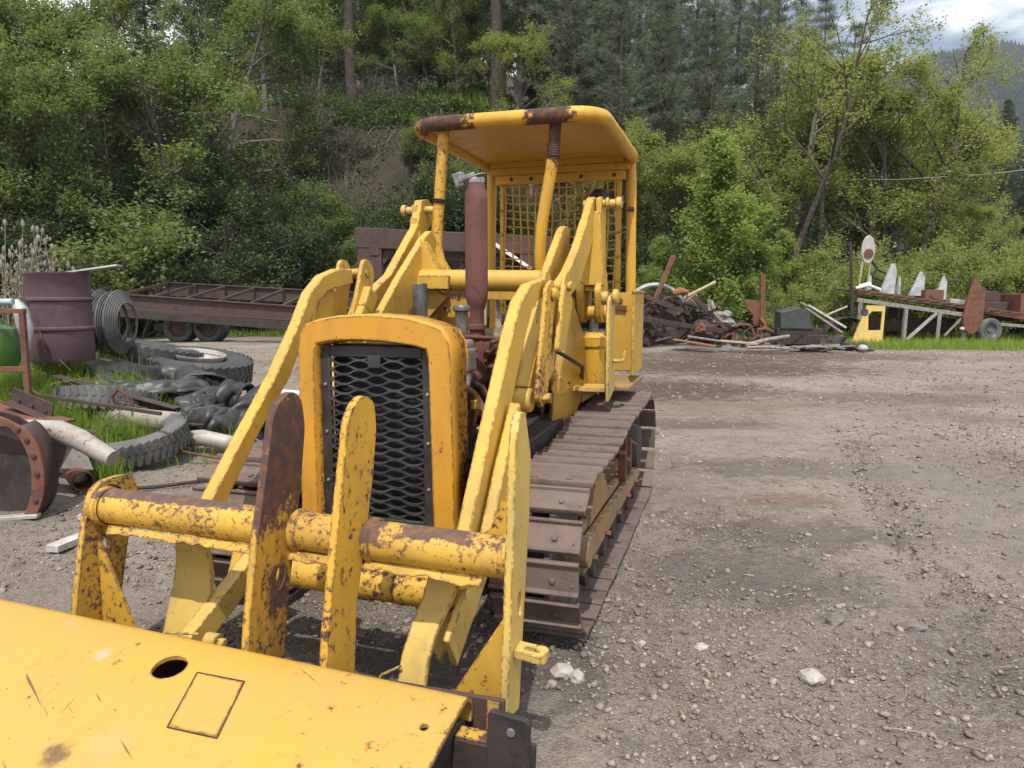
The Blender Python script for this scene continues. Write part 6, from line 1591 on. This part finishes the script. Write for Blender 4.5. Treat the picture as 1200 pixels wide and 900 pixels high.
# low leafy weeds right of the hood sheet
# dry weeds at the left
def dry_weed(x, y, H, n, sd, label, group=None):
    r_ = random.Random(sd); m = MB(); hd_ = MB()
    for k in range(n):
        a = r_.uniform(0, 2 * PI); l = r_.uniform(.05, .3); h = H * r_.uniform(.7, 1.05)
        b = (r_.uniform(-.08, .08), r_.uniform(-.08, .08), -.05); t = (b[0] + l * math.cos(a), b[1] + l * math.sin(a), h)
        m.tube([b, ((b[0] + t[0]) / 2 - .03, (b[1] + t[1]) / 2, h * .5), t], [.006, .005, .003], 5, caps=False)
        for q in range(5):
            u = r_.uniform(.45, .95); p = Vector(b).lerp(Vector(t), u); e = p + Vector((r_.uniform(-.12, .12), r_.uniform(-.1, .1), r_.uniform(.02, .12)))
            m.tube([p, e], [.003, .002], 4, caps=False)
            hd_.lathe([(0, -.02), (.010, -.01), (.012, .01), (0, .03)], e, (0, 0, 1), 6)
        hd_.lathe([(0, -.04), (.016, -.02), (.018, .02), (0, .05)], t, (0, 0, 1), 6)
    o = thing('dry_weed', label, 'weed', (x, y, tz(x, y)), 0, group)
    m.build('stems', DRYG, o, 0); hd_.build('seed_heads', LOGG, o, 0)['kind'] = 'stuff'
for k, (x, y, H) in enumerate(((-5.35, 7.9, 1.35), (-5.15, 7.7, 1.45), (-4.98, 8.1, 1.3), (-5.6, 8.0, 1.2))):
    dry_weed(x, y, H, 9, k, 'tall dry weed with seed heads beside the drum at the left edge', 'dry weeds beside the drum')
m = MB(); random.seed(17)
for k in range(70):
    x, y = random.gauss(-4.35, .45), random.gauss(6.85, .35); z = tz(x, y); a = random.uniform(0, 2 * PI); L = random.uniform(.25, .7)
    m.tube([(x, y, z), (x + .4 * L * math.cos(a), y + .4 * L * math.sin(a), z + L * .5), (x + .9 * L * math.cos(a), y + .9 * L * math.sin(a), z + L * random.uniform(.2, .6))], [.004, .003, .002], 4, caps=False)
tag(m.build('dry_grass', DRYG, None, 0), 'bleached dry stalks leaning over the green grass', 'dry grass', kind='stuff')

# ---- far mountain with its forest
mx_ = np.linspace(150, 1300, 120); my = np.linspace(420, 1500, 90)
MX, MY = np.meshgrid(mx_, my)
def mount(x, y):
    ridge = 306 + 22 * fbm(x * .006, x * 0 + 3, 81, 3) - 50 * sstep(620, 900, x) - 330 * sstep(0, 1, (520 - x) / 330) * .55
    f = np.clip(1 - np.abs(y - 1000) / 620, 0, 1)
    return ridge * (f ** .85) + 34 * fbm(x * .010, y * .010, 83, 4) * f - 4
MZ = mount(MX, MY)
i_ = np.arange(MX.size).reshape(MX.shape)
F = np.stack([i_[:-1, :-1], i_[:-1, 1:], i_[1:, 1:], i_[1:, :-1]], -1).reshape(-1, 4)
MNT = mat_plain('mountain_earth', (.05, .06, .035), (.10, .09, .065), .02, .95)
tag(link('mountain', np_mesh('mountain', np.stack([MX, MY, MZ], -1).reshape(-1, 3), F, MNT, True)), kind='structure')
FARM = mat_plain('far_needles', (.010, .018, .014), (.022, .032, .022), .05, .95, spec=.05)
N = 17000
fx = 380 + 620 * VR.random(N); fy = 470 + 560 * VR.random(N)
keep = fbm(fx * .012, fy * .012, 87, 3) > -.28; fx, fy = fx[keep], fy[keep]; N = len(fx)
fz = mount(fx, fy) - 1; fh = 11 + 9 * VR.random(N); Vm = []; Fm = []
tiers = [(0, .20, .55), (.22, .16, .75), (.45, .12, .9), (.66, .07, 1.0)]
off = 0
for zb_, rb_, zt_ in tiers:
    a = VR.random(N)[:, None] * 2 * PI + np.arange(5)[None] * 2 * PI / 5
    rr_ = (rb_ * fh)[:, None] * (.7 + .6 * VR.random((N, 5)))
    ring = np.stack([fx[:, None] + rr_ * np.cos(a), fy[:, None] + rr_ * np.sin(a), (fz + fh * zb_)[:, None] + VR.normal(size=(N, 5)) * .4], -1)
    tip = np.stack([fx, fy, fz + fh * zt_], -1)[:, None]
    Vm.append(np.concatenate([ring, tip], 1).reshape(-1, 3))
    b = off + np.arange(N)[:, None, None] * 6
    Fm.append((b + np.array([[(k, (k + 1) % 5, 5) for k in range(5)]])).reshape(-1, 3)); off += N * 6
tag(link('far_forest', np_mesh('far_forest', np.concatenate(Vm), np.concatenate(Fm), FARM)), 'dark conifer forest covering the far mountain', 'forest', kind='stuff')
